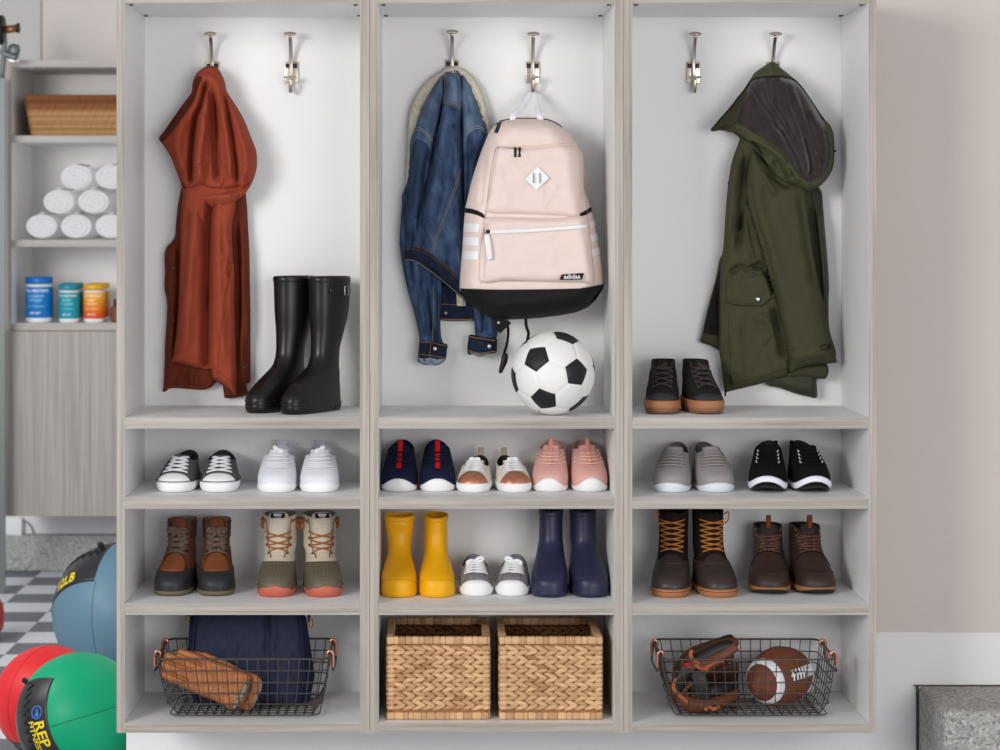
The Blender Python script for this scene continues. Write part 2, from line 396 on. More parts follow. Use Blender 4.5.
# ================================================================== locker units
ZS = [1.09625, .89575, .6305, .3325]        # tops of the three shelves and of the bottom panel
UX = [(-.80125, -.16925, .0205, .0235), (-.16825, .46575, .0215, .0220), (.46675, 1.09900, .0215, .0200)]
TOP = 2.1325; BOT = .3075
fit = M('cam_metal', (120, 116, 112), .4, .8)
ulabel = ['wooden open locker unit holding the rust coat and black rain boots', 'wooden open locker unit holding the denim jacket, backpack and soccer ball', 'wooden open locker unit holding the green parka']
for k, (xa, xb, ta, tb) in enumerate(UX):
    t = thing('locker_unit', ulabel[k], 'locker', ((xa+xb)/2, 0, BOT), 0, 'open locker units on the wall'); O = t.location
    mats = [m_white, m_woodv, m_woodh]
    MB().box((xa, 0, BOT), (xa+ta, .372, 2.17), fm={'front': 1, 'left': 1 if k == 0 else 0, 'bottom': 1}).build('side_panel', mats, t, O, False, bevel=.0008)
    MB().box((xb-tb, 0, BOT), (xb, .372, 2.17), fm={'front': 1, 'right': 1 if k == 2 else 0, 'bottom': 1}).build('side_panel', mats, t, O, False, bevel=.0008)
    a, b = xa+ta+.0003, xb-tb-.0003
    MB().box((a, .36, BOT+.002), (b, .372, 2.165)).build('back_panel', mats, t, O, False)
    MB().box((a, .0008, TOP), (b, .3597, 2.17), fm={'front': 2}).build('top_panel', mats, t, O, False, bevel=.0006)
    for i, z in enumerate(ZS):
        MB().box((a, .0006, z-(.028 if i < 3 else .0248)), (b, .3597, z), fm={'front': 2, 'bottom': 2 if i == 3 else 0}).build('shelf' if i < 3 else 'bottom_panel', mats, t, O, False, bevel=.0006)
    for sx, d in ((a, 1), (b, -1)):
        for y in (.03, .30):
            f = MB(); f.lathe([(.0045, -.004), (.0055, -.003), (.0055, .0)], (sx+d*.012, y, TOP-.0003), 10); f.build('cam_fitting', fit, t, O)
# ================================================================== coat hooks
def hook(px, py, label, low=1.0):
    X = PX(px, 0, .36).x; Z = PX(0, py, .36).z; t = thing('coat_hook', label, 'hook', (X, .36, Z-.02), 0, 'brushed nickel coat hooks'); O = t.location
    Yb = .3597; w = .0185
    p = MB(); p.box((X-w, Yb-.006, Z-.030), (X+w, Yb, Z+.027), bev=.0016); p.build('back_plate', m_chrome, t, O)
    for s in (-1, 1): MB().box((X+s*.0105-.0055, Yb-.0068, Z+.010), (X+s*.0105+.0055, Yb-.0055, Z+.022), bev=.0005).build('plate_square', m_black, t, O)  # two small black squares on the back plate
    # upper arm rises and leans out to a flat button
    path = smooth_path([(X, Yb-.007, Z-.022), (X, Yb-.010, Z+.0), (X, Yb-.016, Z+.035), (X, Yb-.032, Z+.07), (X, Yb-.052, Z+.092)], 6)
    MB().tube(path, 0, 12, flat=(.0052, .003), nrm=[(0, -1, .3)]*len(path)).build('upper_arm', m_chrome, t, O)
    R = Matrix.Rotation(math.radians(14), 3, 'X')
    MB().ell((X, Yb-.055, Z+.097), (.0175, .015, .0055), R, 20, 10).build('upper_button', m_chrome, t, O)
    path = smooth_path([(X, Yb-.006, Z+.0), (X, Yb-.009, Z-.030), (X, Yb-.016*low, Z-.050), (X, Yb-.029*low, Z-.055), (X, Yb-.039*low, Z-.042), (X, Yb-.043*low, Z-.022)], 6)
    MB().tube(path, 0, 12, flat=(.0050, .003), nrm=[(0, -.3, -1)]*len(path)).build('lower_arm', m_chrome, t, O)
    MB().ell((X, Yb-.044*low, Z-.017), (.0175, .011, .0045), None, 20, 8).build('lower_button', m_chrome, t, O)
    return t
hook(212.5, 72, 'brushed nickel coat hook that carries the rust coat')
hook(291.5, 72, 'empty brushed nickel coat hook above the tall black rain boots')
hook(452, 70, 'brushed nickel coat hook that carries the denim jacket', .62)
hook(532.5, 72, 'brushed nickel coat hook that carries the pink backpack')
hook(693, 72, 'empty brushed nickel coat hook above the dark high-top shoes')
hook(772.5, 72, 'brushed nickel coat hook that carries the green parka')
# ================================================================== footwear
def pchip(x, y):
    x = np.asarray(x, float); y = np.asarray(y, float); h = np.diff(x); d = np.diff(y)/h; n = len(x); m = np.zeros(n)
    for i in range(1, n-1):
        if d[i-1]*d[i] > 0:
            w1, w2 = 2*h[i]+h[i-1], h[i]+2*h[i-1]; m[i] = (w1+w2)/(w1/d[i-1]+w2/d[i])
    m[0], m[-1] = d[0], d[-1]
    def f(q):
        q = min(max(q, x[0]), x[-1]); i = min(max(int(np.searchsorted(x, q))-1, 0), n-2); t = (q-x[i])/h[i]
        return y[i]*(2*t**3-3*t*t+1) + m[i]*h[i]*(t**3-2*t*t+t) + y[i+1]*(-2*t**3+3*t*t) + m[i+1]*h[i]*(t**3-t*t)
    return f
class Shoe:
    """foot-shaped surface P(z, u): z height, u angle (0 toe, +-pi heel). keys rows: z, y_front, y_back, half width, y of widest, exponent[, z rise at toe side, z rise at flanks]"""
    def __init__(s, keys, side=1, asym=.010, scale=(1, 1, 1)):
        K = [list(k) + [0]*(8-len(k)) for k in keys]; z = [k[0]*scale[2] for k in K]; s.z0, s.z1 = z[0], z[-1]
        s.f = [pchip(z, [k[1]*scale[1] for k in K]), pchip(z, [k[2]*scale[1] for k in K]), pchip(z, [k[3]*scale[0] for k in K]), pchip(z, [k[4]*scale[1] for k in K]),
               pchip(z, [k[5] for k in K]), pchip(z, [k[6]*scale[2] for k in K]), pchip(z, [k[7]*scale[2] for k in K])]
        s.side = side; s.asym = asym*scale[0]; s.yf0 = K[0][1]*scale[1]; s.yb0 = K[0][2]*scale[1]
    def raw(s, z, u):
        yf, yb, w, yc, n, df, ds = [f(z) for f in s.f]; c, q = math.cos(u), math.sin(u); e = 2.0/n
        x = math.copysign(abs(q)**e, q)*w; k = abs(c)**e
        y = yc - (yc-yf)*k if c > 0 else yc + (yb-yc)*k
        zz = z + df*max(c, 0)**1.5 + ds*q*q
        t = max(0, min(1, (y-s.yb0)/(s.yf0-s.yb0)))
        return Vector((x + s.side*s.asym*t*t*(1-.3*t), y, zz))       # big-toe side bends inward
    def P(s, z, u, off=0.0):
        p = s.raw(z, u)
        if off:
            e = .02; ez = .0015; a = s.raw(z, u+e) - s.raw(z, u-e); b = s.raw(min(z+ez, s.z1), u) - s.raw(max(z-ez, s.z0), u)
            n = b.cross(a) if a.length*b.length > 0 else Vector((0, 0, 1))
            c = p - Vector((0, (s.f[0](z)+s.f[1](z))/2, z))
            if n.length > 1e-12:
                n.normalize()
                if n.dot(c) < 0: n = -n
            else: n = Vector((0, 0, 1))
            p = p + n*off
        return p
    def ring(s, z, off=0.0, n=48, u0=0, u1=2*PI): return [s.P(z(u) if callable(z) else z, u, off) for u in [u0+(u1-u0)*j/n for j in range(n)]]
    def skin(s, mb, z0, z1, off=0.0, nz=16, n=48, u0=None, u1=None, mi=0, edge=0.0, pw=1.0):
        """patch between heights z0(u) and z1(u); edge>0 tucks the border back to the surface"""
        full = u0 is None; U = [2*PI*j/n for j in range(n)] if full else [u0+(u1-u0)*j/n for j in range(n+1)]
        G = []
        rows = [(i/nz)**pw for i in range(nz+1)]
        def pt(t, u, o):
            a = z0(u) if callable(z0) else z0; b = z1(u) if callable(z1) else z1; return s.P(a+(b-a)*t, u, o)
        if edge: G.append([pt(0, u, off-edge) for u in U])
        for t in rows:
            r = [pt(t, u, off) for u in U]
            if edge and not full: r[0] = pt(t, U[0], off-edge) if False else r[0]
            G.append(r)
        if edge: G.append([pt(1, u, off-edge) for u in U])
        G = np.array([[tuple(p) for p in r] for r in G])
        if edge and not full:
            L = np.array([[tuple(pt(min(max((i-1)/nz, 0), 1)**pw if True else 0, U[0], off-edge))] for i in range(len(G))])
            Rr = np.array([[tuple(pt(min(max((i-1)/nz, 0), 1)**pw, U[-1], off-edge))] for i in range(len(G))])
            G = np.concatenate([L, G, Rr], 1)
        mb.grid(G, close_u=full, mi=mi, flip=True); return mb
    def collar(s, mb, z, off, depth, th=.004, n=48, mi=0, rnd=.002, z1=None):
        """opening: rolled lip then inner wall going down"""
        zt = z
        rows = [[s.P(zt, 2*PI*j/n, off) for j in range(n)]]
        rows.append([s.P(zt, 2*PI*j/n, off-th*.25) + Vector((0, 0, rnd)) for j in range(n)])
        rows.append([s.P(zt, 2*PI*j/n, off-th*.75) + Vector((0, 0, rnd)) for j in range(n)])
        for i in range(7):
            d = depth*i/6
            rows.append([s.P(max(zt-d, s.z0), 2*PI*j/n, off-th-.0015*i/6) for j in range(n)])
        mb.grid(np.array([[tuple(p) for p in r] for r in rows]), close_u=True, mi=mi, flip=True)
        last = rows[-1]; mb.add(last, [list(range(n))], mi); return mb
    def sole(s, mb, ztop, off=.003, zbot=0.0, n=56, mi=0, nz=5, bulge=0.0, inset=.004, lip=.003):
        """closed sole band; ztop(u), zbot(u) may vary round the foot"""
        U = [2*PI*j/n for j in range(n)]; zt = ztop if callable(ztop) else (lambda u: ztop); zb = zbot if callable(zbot) else (lambda u: zbot)
        def at(u, z, o):
            p = s.P(max(min(z, s.z1), s.z0), u, o); 
            if z < s.z0: p = Vector((p.x, p.y, z))
            return p
        rows = [[Vector((at(u, zb(u), off-inset).x, at(u, zb(u), off-inset).y, zb(u))) for u in U]]
        for i in range(nz+1):
            t = i/nz; rows.append([at(u, zb(u)+.0015+(zt(u)-zb(u)-.0015)*t, off+bulge*math.sin(PI*t)) for u in U])
        rows.append([at(u, zt(u)+.0008, off-lip) for u in U])
        G = np.array([[tuple(p) for p in r] for r in rows]); mb.grid(G, close_u=True, mi=mi, flip=True)
        mb.add(rows[0], [list(reversed(range(n)))], mi); return mb
    def path(s, zu, off, k=5):
        """smooth tube path over the surface; zu list of (z, u[, extra offset])"""
        q = smooth_path([(a[0]*10, a[1], (a[2] if len(a) > 2 else 0)*100) for a in zu], k)
        W = [s.P(p.x/10, p.y, off+p.z/100) for p in q]
        N = []
        for p in q:
            a = s.P(p.x/10, p.y, 0); b = s.P(p.x/10, p.y, .003); N.append((b-a).normalized() if (b-a).length > 1e-7 else Vector((0, -1, 0)))
        return W, N
    def lace(s, mb, zu, off=.003, r=.0018, flat=None, mi=0):
        W, N = s.path(zu, off)
        if flat: mb.tube(W, 0, 8, flat=flat, nrm=N, mi=mi)
        else: mb.tube(W, r, 7, mi=mi)
        return mb
    def tab(s, mb, z0, z1, u, w, off, th=.0015, rise=0.0, loop=False, mi=0):
        """strap running up the surface at angle u from z0 to z1 then standing free by rise"""
        W, N = s.path([(z0+(z1-z0)*i/5, u) for i in range(6)], off)
        if rise:
            d = (W[-1]-W[-3]).normalized(); d = (d + Vector((0, 0, .6))).normalized()
            for i in range(1, 5): W.append(W[len(W)-1] + d*rise/4); N.append(N[-1])
        mb.tube(W, 0, 8, flat=(w, th), nrm=N, mi=mi); return mb
def cross_laces(s, mb, z0, z1, n, a0, a1, off=.003, r=.0018, flat=None, straight=False, sag=.0, hump=.002):
    for i in range(n):
        z = z0 + (z1-z0)*i/n; zn = z0 + (z1-z0)*(i+1)/n; t = i/max(1, n-1); a = a0+(a1-a0)*t; b = a0+(a1-a0)*min(1, (i+1)/max(1, n-1))
        if straight:
            s.lace(mb, [(z, -a), (z-sag*.6, -a*.5, hump), (z-sag, 0, hump*1.3), (z-sag*.6, a*.5, hump), (z, a)], off, r, flat)
        else:
            for d in (1, -1):
                s.lace(mb, [(z, -a*d, -.001), (z+(zn-z)*.25, -a*.5*d, hump), (z+(zn-z)*.5, 0, hump*(1.5 if d > 0 else .8)), (zn-(zn-z)*.25, b*.5*d, hump), (zn, b*d, -.001)], off, r, flat)
    return mb
def bow(mb, c, sz, r, flat=None, tilt=0.0, loops=2, ends=True):
    """knot with loops falling to the sides around point c"""
    c = Vector(c); cs, sn = math.cos(tilt), math.sin(tilt)
    def w(x, y, z): return c + Vector(((x*cs - z*sn)*sz, y*sz, (x*sn + z*cs)*sz))
    mb.ell(c, (r*2.2, r*2.0, r*2.0), None, 8, 6)
    for d in (1, -1)[:loops]:
        P = smooth_path([w(0, 0, 0), w(.5*d, -.22, .32), w(1.05*d, -.26, .30), w(1.22*d, -.24, .02), w(.9*d, -.22, -.16), w(.4*d, -.14, -.05), w(0, 0, 0)], 5)
        if flat: mb.tube(P, 0, 8, flat=flat, nrm=[(0, -1, .4)]*len(P))
        else: mb.tube(P, r, 7)
    if ends:
        for d in (1, -1):
            P = smooth_path([w(0, -.05, 0), w(.25*d, -.3, -.25), w(.5*d, -.38, -.62), w(.62*d, -.3, -.85)], 5)
            if flat: mb.tube(P, 0, 8, flat=flat, nrm=[(0, -1, .4)]*len(P))
            else: mb.tube(P, r, 7)
    return mb
def place(bx, by, Zs, tx, L, ytoe, sx=0.0, ball=.064):
    """root of a shoe: widest part of the foot shows centred at column bx, toe tip at row by on the shelf at height Zs; the part L behind the toe shows at column tx; sx: the ball's own sideways offset"""
    Y = toeY(by+TOE_DY, Zs); Xb = (bx-VX)*sc(Y+ball) - sx; Xh = (tx-VX)*sc(Y+L); th = -math.atan2(Xh-Xb, L-ball)
    d = -ytoe - ball
    return Vector((Xb - d*math.sin(th), Y + ball*math.cos(th) + d*math.cos(th), Zs+.0006)), th
TOE_DY = 1.2
def low_keys(h=1.0, w=1.0, L=1.0, toe=1.0, top=.098, d=0):
    """trainer: sole edge at z=.024"""
    k = [(0, -.118, .118, .0405, -.055, 2.4), (.012, -.123, .121, .0455, -.055, 2.4), (.024, -.124, .122, .0470, -.055, 2.35), (.034, -.121, .122, .0465, -.052, 2.3), (.044, -.108, .121, .0445, -.045, 2.25),
         (.052, -.090, .120, .0425, -.035, 2.2), (.060, -.070, .1185, .0405, -.020, 2.2), (.068, -.052, .118, .0382, .0, 2.2), (.076, -.036, .118, .0360, .02, 2.2), (.084, -.022, .119, .0340, .04, 2.2), (.092, -.010, .120, .0322, .05, 2.2), (.100, .0, .121, .0308, .055, 2.2)]
    return [(z*h, a*L, b*L, x*w, c*L, n) for z, a, b, x, c, n in k]
EYS = Vector((0, 0, 0))
def std_shoe(name, label, cat, group, loc, rz): return thing(name, label, cat, loc, rz, group)
ZA, ZB, ZC, ZD = ZS
# ------------------------------------------------------------------ low trainers built from one set of parts
def trainer(label, bx, by, Zs, tx, side, keys, ztop, upper, sole, lining, laces, group, name='sneaker', asym=.006, toe=None, tongue=None, soleh=.024, sbump=0.0, sb_w=1.0, spring=0.0, outsole=None, heel=None, extra=None, sole_off=.0025, dip=.010, L=None, tonguez=.014):
    yt = keys[2][1]; L = L or (keys[2][2]-yt)*.92
    loc, th = place(bx, by, Zs, tx, L, yt, side*asym*.42); t = std_shoe(name, label, 'shoe', group, loc, th)
    s = Shoe(keys, side, asym); n = 56
    front = lambda u: max(0.0, math.cos(u))
    ct = lambda u: ztop - dip*math.sin(u)**2 + (.006*max(0, -math.cos(u))**2)     # collar line: dips at the ankle, rises at heel
    up = MB(); s.skin(up, .010, ct, 0, 26, n); 
    # rolled collar into a dark interior
    rows = [[s.P(ct(2*PI*j/n), 2*PI*j/n, o) + Vector((0, 0, dz)) for j in range(n)] for o, dz in ((0, 0), (-.001, .0018), (-.003, .0018))]
    up.grid(np.array([[tuple(p) for p in r] for r in rows]), close_u=True, flip=True); up.build('upper', upper, t)
    ln = MB(); rows = [[s.P(max(.03, ct(2*PI*j/n)-.006*i*1.6), 2*PI*j/n, -.0031-.0003*i) + Vector((0, 0, .0017 if i == 0 else 0)) for j in range(n)] for i in range(7)]
    ln.grid(np.array([[tuple(p) for p in r] for r in rows]), close_u=True, flip=True); ln.add(rows[-1], [list(range(n))]); ln.build('lining', lining, t)
    zt = lambda u: soleh + sbump*front(u)**sb_w
    zb = lambda u: spring*front(u)**2.2
    if outsole is not None:
        MB() and s.sole(o1 := MB(), lambda u: zb(u)+.006, sole_off-.001, zb); o1.build('outsole', outsole, t)
        s.sole(o2 := MB(), zt, sole_off, lambda u: zb(u)*1.0+.005+spring*.9*front(u)**3, bulge=.001); o2.build('midsole', sole, t)
    else:
        s.sole(o2 := MB(), zt, sole_off, zb, bulge=.0008); o2.build('sole', sole, t)
    if toe: 
        tm, z1, a = toe; s.skin(q := MB(), lambda u: soleh-.004, lambda u: z1 - (z1-soleh)*min(1, abs(u)/a)**2.6, .0013, 10, 26, -a, a, edge=.0012); q.build('toe_cap', tm, t)
    if tongue:
        w, z1 = tongue[1], ztop+tonguez
        q = MB(); G = []
        for i in range(9):
            z = ztop-.030+.030*i/8; r = []
            for j in range(9):
                u = (-1+2*j/8)*w; p = s.P(min(z, s.z1), u, .0012); r.append(tuple(p))
            G.append(r)
        d0 = np.array(G[-1]) - np.array(G[-3]); 
        for i in range(1, 5):
            r = np.array(G[8]) + np.array([0, -.0005*i, tonguez*i/4*.9]) + np.array([[0, 0, -.004*(abs(j-4)/4)**3*i/4] for j in range(9)]); G.append([tuple(p) for p in r])
        q.grid(np.array(G), flip=False); q.build('tongue', tongue[0], t, solid=.004)
    if laces:
        mtl, z0, z1, nn, a0, a1, kw = laces; q = MB(); kw = dict(kw); bw = kw.pop('bow', None); cross_laces(s, q, z0, z1, nn, a0, a1, **kw)
        if bw: bow(q, s.P(z1+.002, 0, .006), bw[0], bw[1], kw.get('flat'), *bw[2:])
        q.build('laces', mtl, t)
    if heel:
        hm, w, z0, rise, off = heel; s.tab(q := MB(), z0, ct(PI), PI, w, off, .0018, rise); q.build('heel_loop', hm, t)
    if extra: extra(t, s, side, ct)
    return t, s
c_lin_dark = M('dark_lining', (46, 44, 46), .9); c_lace_w = M('white_lace', (236, 236, 238), .8, bump=.0004, bs=900)
rub_w = M('white_rubber', (240, 240, 241), .45); 
# 1 charcoal canvas, white laces, white rubber toe
canv = M('charcoal_canvas', (94, 90, 95), .9, bump=.0004, bs=900, var=.3, vs=60); pipe = M('dark_piping', (54, 50, 52), .7)
def ex1(t, s, side, ct):
    q = MB(); W = [s.P(.0262, 2*PI*j/60, .0032) for j in range(60)]; q.tube(W, .0011, 6, closed=True); q.build('piping', pipe, t)
    q = MB(); W = [s.P(.002, 2*PI*j/60, .0012) for j in range(60)]; q.tube(W, .0014, 6, closed=True); q.build('outsole', M('dark_outsole', (84, 70, 66), .8), t)
K1 = low_keys(.88, 1.03, .92)
for bx, tx, sd, lb in ((177.1, 189, 1, 'charcoal canvas sneaker with white laces, outer one, beside the locker side panel'), (219.9, 223, -1, 'charcoal canvas sneaker with white laces, nearer to the white knit sneakers')):
    trainer(lb, bx, 491.6, ZB, tx, sd, K1, .078, canv, rub_w, c_lin_dark, (c_lace_w, .046, .078, 4, .75, .62, dict(flat=(.0042, .0011), off=.0028, hump=.0015)), 'charcoal canvas sneakers', 'canvas_sneaker', toe=(rub_w, .046, 1.05), tongue=(canv, .55), extra=ex1, soleh=.025, tonguez=.006)
# 2 white knit
knit_w = M('white_knit', (232, 233, 240), .85, bump=.0012, bs=420, bkind='check'); knit_in = M('lilac_lining', (200, 198, 212), .9)
K2 = low_keys(1.10, 1.05, .93)
for bx, tx, sd, lb in ((277, 282, 1, 'white knit running shoe beside the charcoal canvas sneakers'), (319.5, 321, -1, 'white knit running shoe next to the locker divider')):
    trainer(lb, bx, 492, ZB, tx, sd, K2, .095, knit_w, M('white_foam', (243, 243, 245), .5), knit_in, (c_lace_w, .060, .094, 4, .95, .70, dict(flat=(.0032, .0013), off=.003, straight=True, sag=.003, hump=.003, bow=(.010, .0015, -.5*sd, 2, False))), 'white knit running shoes', 'running_shoe', tongue=(knit_w, .75), soleh=.016, sbump=.010, sb_w=1.5, heel=(knit_in, .016, .06, .010, .0012), tonguez=.004, dip=.014)
# white lace tying the two knit shoes together is part of one shoe's bow
# 5 navy knit with red straps
navy = M('navy_knit', (26, 32, 62), .85, bump=.0008, bs=500, var=.4, vs=40); red = M('red_webbing', (206, 22, 30), .7); 
def ex5(t, s, side, ct):
    for a, b in ((.056, .068), (.072, .077), (.081, .086)): s.tab(q := MB(), a, b, 0, .0065, .0035, .0012); q.build('red_loop', red, t)
    s.tab(q := MB(), .091, .104, 0, .0065, .0050, .0014, .016); q.build('pull_tab', red, t)
    q = MB(); cross_laces(s, q, .066, .096, 4, .9, .8, off=.0025, r=.0014, straight=True, sag=-.001, hump=.001); q.build('laces', M('navy_lace', (20, 24, 44), .8), t)
    for d in (1, -1):
        q = MB(); s.lace(q, [(.012, d*1.1), (.013, d*1.6), (.013, d*2.2)], .0024, .0014); q.build('red_sole_stripe', red, t)
K5 = low_keys(1.13, .985, .93)
for bx, tx, sd, lb in ((399.5, 403, 1, 'navy sneaker with red lace loops, against the locker side panel'), (437.6, 436.5, -1, 'navy sneaker with red lace loops, next to the rose gold sneakers')):
    trainer(lb, bx, 491.2, ZB, tx, sd, K5, .104, navy, rub_w, navy, None, 'navy sneakers with red loops', 'running_shoe', tongue=(navy, .8), soleh=.013, sbump=.021, sb_w=3.2, extra=ex5, tonguez=.003, dip=.010)
# 6 rose gold toe, small
gold = M('rose_gold_toe', (206, 142, 112), .38, .55, var=.5, vs=90, rgb2=(160, 98, 72), bump=.0006, bs=300); cream = M('cream_canvas', (226, 218, 204), .85, bump=.0004, bs=800); tan_tab = M('khaki_tab', (170, 156, 132), .8)
K6 = low_keys(.88, .90, .80)
for bx, tx, sd, lb in ((474.4, 480, 1, 'small white sneaker with rose gold toe, beside the navy sneakers'), (513, 505, -1, 'small white sneaker with rose gold toe, beside the pink sneakers')):
    trainer(lb, bx, 492, ZB, tx, sd, K6, .068, cream, rub_w, c_lin_dark, (c_lace_w, .048, .070, 4, .85, .7, dict(flat=(.0036, .0012), off=.003, hump=.003, bow=(.0095, .0014))), 'rose gold toed sneakers', 'canvas_sneaker', toe=(gold, .050, 1.15), tongue=(cream, .6), soleh=.023, heel=(tan_tab, .0075, .05, .022, .0015), tonguez=.008)
# 7 pink
pink = M('pink_knit', (226, 176, 166), .85, bump=.0008, bs=500, var=.25, vs=40, rgb2=(205, 150, 140)); pinkl = M('pink_lace', (240, 205, 190), .8); pinkt = M('coral_tab', (232, 160, 140), .75)
def ex7(t, s, side, ct):
    s.tab(q := MB(), .064, .106, 0, .0055, .0034, .0012, .022); q.build('pull_tab', pinkt, t)
    for d in (1, -1):
        for i in range(4):
            z = .066 + i*.009; q = MB(); s.lace(q, [(z, d*.75), (z+.003, d*.95, .001), (z+.001, d*1.15)], .002, .0014); q.build('eyelet_loop', pinkl, t)
K7 = low_keys(1.15, .99, .93)
for bx, tx, sd, lb in ((550, 553, 1, 'pink sneaker with white sole, beside the rose gold sneakers'), (589.2, 582.5, -1, 'pink sneaker with white sole, against the locker side panel')):
    trainer(lb, bx, 491.2, ZB, tx, sd, K7, .104, pink, rub_w, pink, (pinkl, .066, .096, 4, .8, .7, dict(r=.0012, off=.003, straight=True, sag=.002, hump=.002)), 'pink sneakers', 'running_shoe', tongue=(pink, .7), soleh=.012, sbump=.024, sb_w=4.5, extra=ex7, tonguez=.002, dip=.010)
# 11 grey mesh
M('grey_terry_dark', (104, 98, 98), .95); mesh_g = M('grey_mesh', (168, 160, 160), .85, bump=.0018, bs=330, bkind='check', var=.3, vs=300, rgb2=(120, 112, 112)); lace_g = M('grey_lace', (158, 148, 146), .85)
K11 = low_keys(1.10, 1.02, .93)
for bx, tx, sd, lb in ((672, 677.5, 1, 'grey mesh running shoe beside the locker side panel'), (714.8, 704, -1, 'grey mesh running shoe nearer to the black running shoes')):
    trainer(lb, bx, 491.8, ZB, tx, sd, K11, .100, mesh_g, M('pale_sole', (222, 226, 232), .5), MATS['grey_terry_dark'], (lace_g, .060, .086, 4, 1.0, .85, dict(flat=(.0032, .0013), off=.003, straight=True, sag=-.003, hump=.002)), 'grey mesh running shoes', 'running_shoe', tongue=(mesh_g, .75), soleh=.012, sbump=.013, sb_w=2.0, tonguez=.006, dip=.013)
# 12 black
blk = M('black_knit', (19, 18, 20), .85, bump=.0008, bs=500); 
def ex12(t, s, side, ct):
    wh = M('white_dash', (225, 225, 228), .7)
    for d in (1, -1):
        q = MB()
        for i in range(4):
            z = .068+i*.008; q = MB(); s.lace(q, [(z, d*.62), (z+.0022, d*.72), (z+.0045, d*.70)], .003, .0015); q.build('eyelet_stitch', wh, t)
    s.tab(q := MB(), .098, .108, PI-.5*side, .007, .002, .002, .004); q.build('pull_tab', blk, t)
K12 = low_keys(1.15, 1.03, .93)
for bx, tx, sd, lb in ((767.6, 768.6, 1, 'black running shoe with white midsole, beside the grey mesh shoes'), (811, 799, -1, 'black running shoe with white midsole, farther from the grey mesh shoes')):
    trainer(lb, bx, 492, ZB, tx, sd, K12, .104, blk, M('white_midsole', (240, 238, 246), .5), c_lin_dark, (M('black_lace', (14, 14, 15), .8), .066, .098, 4, .8, .7, dict(flat=(.003, .0012), off=.003, straight=True, sag=.001)), 'black running shoes', 'running_shoe', tongue=(blk, .75), soleh=.020, sbump=.022, sb_w=2.2, spring=.012, outsole=m_black, extra=ex12, tonguez=.006)
# 9 small grey canvas with big white toe
can9 = M('grey_chambray', (134, 130, 134), .9, bump=.0005, bs=700, var=.4, vs=120); lin9 = M('grey_terry', (120, 118, 124), .95, bump=.001, bs=500)
K9 = low_keys(.90, .90, .78)
for bx, tx, sd, lb in ((475.6, 473.8, 1, 'small grey canvas sneaker with white toe, beside the yellow boots'), (512.8, 515.8, -1, 'small grey canvas sneaker with white toe, beside the navy rain boots')):
    trainer(lb, bx, 595.6, ZC, tx, sd, K9, .072, can9, rub_w, lin9, (c_lace_w, .050, .072, 4, .85, .75, dict(flat=(.0038, .0012), off=.003, hump=.003, bow=(.017, .0017, .3*sd))), 'small grey canvas sneakers', 'canvas_sneaker', toe=(rub_w, .040, 1.1), tongue=(can9, .6), soleh=.020, tonguez=.008)
# ------------------------------------------------------------------ rubber boots
def boot_keys(rows, yf, yb, w):
    return rows
def rubber(label, bx, by, Zs, tx, side, keys, mat, group, tilt=0.0, sole_h=.014, band=None, name='rain_boot', extra=None, inner=None, L=.15, rz=None, foot_off=.0022, toe_z=.045):
    yt = min(k[1] for k in keys)
    if rz is None: loc, th = place(bx, by, Zs, tx, L, yt, side*.0021)
    else: loc, th = bx, rz
    t = std_shoe(name, label, 'boot', group, loc, th); s = Shoe(keys, side, .005); n = 56; H = s.z1
    zt = lambda u: H - .001
    s.skin(q := MB(), .006, zt, 0, 44, n); s.collar(q, H-.001, 0, .10, .0035, n); q.build('shaft', mat, t)
    if inner: s.skin(q := MB(), H-.13, H-.004, -.0040, 12, n); q.build('lining', inner, t)
    s.sole(q := MB(), sole_h, foot_off, 0.0, bulge=.0006); q.build('sole', mat, t)
    # thicker toe bumper and seam bands
    s.skin(q := MB(), lambda u: sole_h-.003, lambda u: toe_z - (toe_z-sole_h)*min(1, abs(u)/1.5)**3, .0016, 10, 30, -1.5, 1.5, edge=.0015); q.build('toe_guard', mat, t)
    q = MB(); q.tube([s.P(H-.008, 2*PI*j/n, .0008) for j in range(n)], 0, 8, closed=True, flat=(.005, .0005), nrm=[(s.P(H-.008, 2*PI*j/n, .003)-s.P(H-.008, 2*PI*j/n, 0)) for j in range(n)]); q.build('top_band', mat, t)
    if extra: extra(t, s, side)
    return t, s
yel = M('yellow_rubber', (240, 176, 6), .42, spec=.4, var=.15, vs=8, rgb2=(225, 150, 5)); 
def yk(f, top_w, top_f, top_b):
    return [(0, -.104, .098, .0425, -.045, 2.4), (.014, -.110, .102, .0450, -.045, 2.4), (.030, -.110, .102, .0455, -.045, 2.35), (.044, -.104, .101, .0455, -.042, 2.3), (.056, -.086, .100, .0420, -.03, 2.25), (.068, -.062, .099, .0385, -.01, 2.2), (.080, -.038, .099, .0340, .01, 2.15),
            (.098, -.010, .099, .0300*f, .035, 2.1), (.120, .004, .099, (.0290+(top_w-.029)*.22)*f, .050, 2.1), (.146, .008, .100, .0290+(top_w-.029)*.5, .055, 2.1), (.172, top_f, top_b, top_w*.95, .055, 2.1), (.190, top_f-.002, top_b+.002, top_w, .055, 2.1, -.005)]
rubber('yellow rubber rain boot with flared top, against the locker side panel', 399, 597, ZC, 399.4, 1, yk(.98, .0400, .022, .090), yel, 'yellow rain boots', L=.16)
rubber('yellow rubber rain boot with narrow top, beside the small grey sneakers', 437, 597, ZC, 436, -1, yk(1.03, .0320, .005, .105), yel, 'yellow rain boots', L=.16)
nvy = M('navy_rubber', (40, 42, 72), .42, spec=.4)
